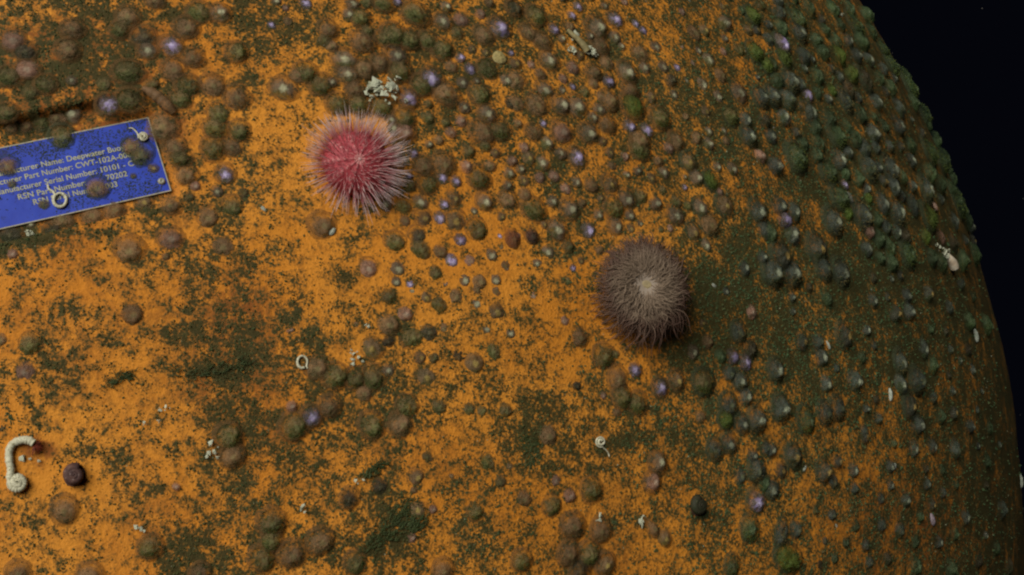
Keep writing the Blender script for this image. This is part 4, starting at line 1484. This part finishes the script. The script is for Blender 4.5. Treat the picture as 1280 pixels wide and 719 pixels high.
def weed(path, width, label, n=420):
    x0, y0 = path[len(path) // 2][:2]
    p0 = surf(x0, y0)[0]
    V, Fq = [], []
    for i in range(int(n * .75)):
        f = random.random() * (len(path) - 1)
        k = int(f); f -= k
        x = path[k][0] * (1 - f) + path[k + 1][0] * f + random.gauss(0, width * .85)
        y = path[k][1] * (1 - f) + path[k + 1][1] * f + random.gauss(0, width * .85)
        dx, dy = path[k + 1][0] - path[k][0], path[k + 1][1] - path[k][1]
        l = math.hypot(dx, dy)
        a = math.atan2(dy, dx) + random.gauss(0, .7)
        L = random.uniform(3, 10)
        q = on_surface([(x, y, .3), (x + L * .5 * math.cos(a), y + L * .5 * math.sin(a), random.uniform(1.5, 3.5)), (x + L * math.cos(a), y + L * math.sin(a), random.uniform(.4, 2))])
        px = surf(x, y)[2]
        t_ = tube_mesh('strand', q, [px * .55, px * .6, px * .25], None, 3, False)
        b0 = len(V)
        V += [tuple(v.co - p0) for v in t_.vertices]
        Fq += [tuple(v + b0 for v in f_.vertices) for f_ in t_.polygons]
        bpy.data.meshes.remove(t_)
    me = bpy.data.meshes.new('seaweed'); me.from_pydata(V, [], Fq)
    for q in me.polygons: q.use_smooth = True
    me.materials.append(M_WEED)
    o = obj('seaweed', me); o.location = p0
    return tag(o, label, 'seaweed')


M_WEED = mat_plain('green weed', (.048, .070, .021), (.066, .088, .028), 90, .6, .3, (.02, .04, .012), .6)
weed([(455, 690), (478, 671), (492, 655), (500, 640), (512, 628)], 9, 'long streak of dark green weed slanting across the lower middle', 380)
weed([(505, 662), (518, 658), (526, 648)], 6, 'short green weed fringe right of the long weed streak', 160)
weed([(452, 597), (464, 588), (478, 580)], 4, 'thin slanting sprig of green weed below the middle limpets', 120)
weed([(132, 482), (148, 474), (162, 468)], 4, 'little dark green weed tuft on bare paint at left', 110)
weed([(215, 462), (245, 470), (275, 463), (310, 452)], 6, 'long narrow ridge of dark green weed left of the middle', 150)
weed([(5, 500), (10, 515), (15, 528)], 3, 'thin dark weed sprig standing at the left edge', 80)
weed([(650, 545), (665, 560), (660, 580)], 8, 'soft green weed patch beside a brown limpet below the middle', 240)

# fuzzy white tuft at the right side of the plate
p, n, px = surf(198, 167)
V, Fq = [], []
m = frame(n)
for i in range(60):
    a = random.uniform(0, 6.28); e = random.uniform(.1, 1.2)
    d = m @ Vector((math.cos(a) * math.cos(e), math.sin(a) * math.cos(e), math.sin(e)))
    L = random.uniform(5, 9) * px
    t_ = tube_mesh('branch', [Vector((0, 0, 0)), d * L * .5, d * L], [px * .5, px * .45, px * .25], None, 4, False)
    b0 = len(V)
    V += [tuple(v.co) for v in t_.vertices]; Fq += [tuple(v + b0 for v in f_.vertices) for f_ in t_.polygons]
    bpy.data.meshes.remove(t_)
me = bpy.data.meshes.new('hydroid'); me.from_pydata(V, [], Fq); me.materials.append(mat_plain('hydroid', (.42, .36, .26), (.34, .26, .18), 300))
o = obj('hydroid', me); o.location = p
tag(o, 'fuzzy pale hydroid tuft at the right side of the nameplate', 'hydroid')
M_SLUG = mat_plain('slug skin', (.25, .145, .07), (.19, .115, .06), 160, .6, .2)
M_SLUG.node_tree.nodes['Principled BSDF'].inputs['Alpha'].default_value = .6
# slug-like soft body lying above the plate corner
P = smooth_path(on_surface([(178, 112, 4), (190, 119, 6), (200, 127, 6), (210, 136, 5), (217, 143, 3)]))
px = surf(198, 126)[2]
b_ = P[len(P) // 2]
me = tube_mesh('sea_slug', [q - b_ for q in P], [px * (2.0 + 5.0 * math.sin(math.pi * (.1 + .8 * i / len(P)))) * random.uniform(.85, 1.15) for i in range(len(P))], M_SLUG, 14)
o = obj('sea_slug', me); o.location = b_
tag(o, 'soft brown slug-like body lying above the upper right plate corner', 'sea slug')

# drifting specks in the dark water beyond and before the buoy
V, Fq = [], []
for i in range(90):
    y_ = random.uniform(.5, 3.2)
    c_ = Vector((random.uniform(-.42, .42) * y_, y_, random.uniform(-.25, .25) * y_))
    if (c_ - CEN).length < R + .03: continue
    s_ = random.uniform(.0002, .0005) * (.6 + y_ * .4)
    b0 = len(V)
    V += [tuple(c_ + Vector(v) * s_ * random.uniform(.6, 1.4)) for v in ((1, 0, 0), (-1, 0, 0), (0, 1, 0), (0, -1, 0), (0, 0, 1), (0, 0, -1))]
    Fq += [tuple(b0 + k for k in f) for f in ((0, 2, 4), (2, 1, 4), (1, 3, 4), (3, 0, 4), (2, 0, 5), (1, 2, 5), (3, 1, 5), (0, 3, 5))]
me = bpy.data.meshes.new('marine_snow'); me.from_pydata(V, [], Fq)
me.materials.append(mat_plain('marine snow', (.20, .19, .16), (.15, .14, .12), 50, .8, .1))
tag(obj('marine_snow', me), 'faint specks drifting in the dark water around the buoy', 'specks', kind='stuff')
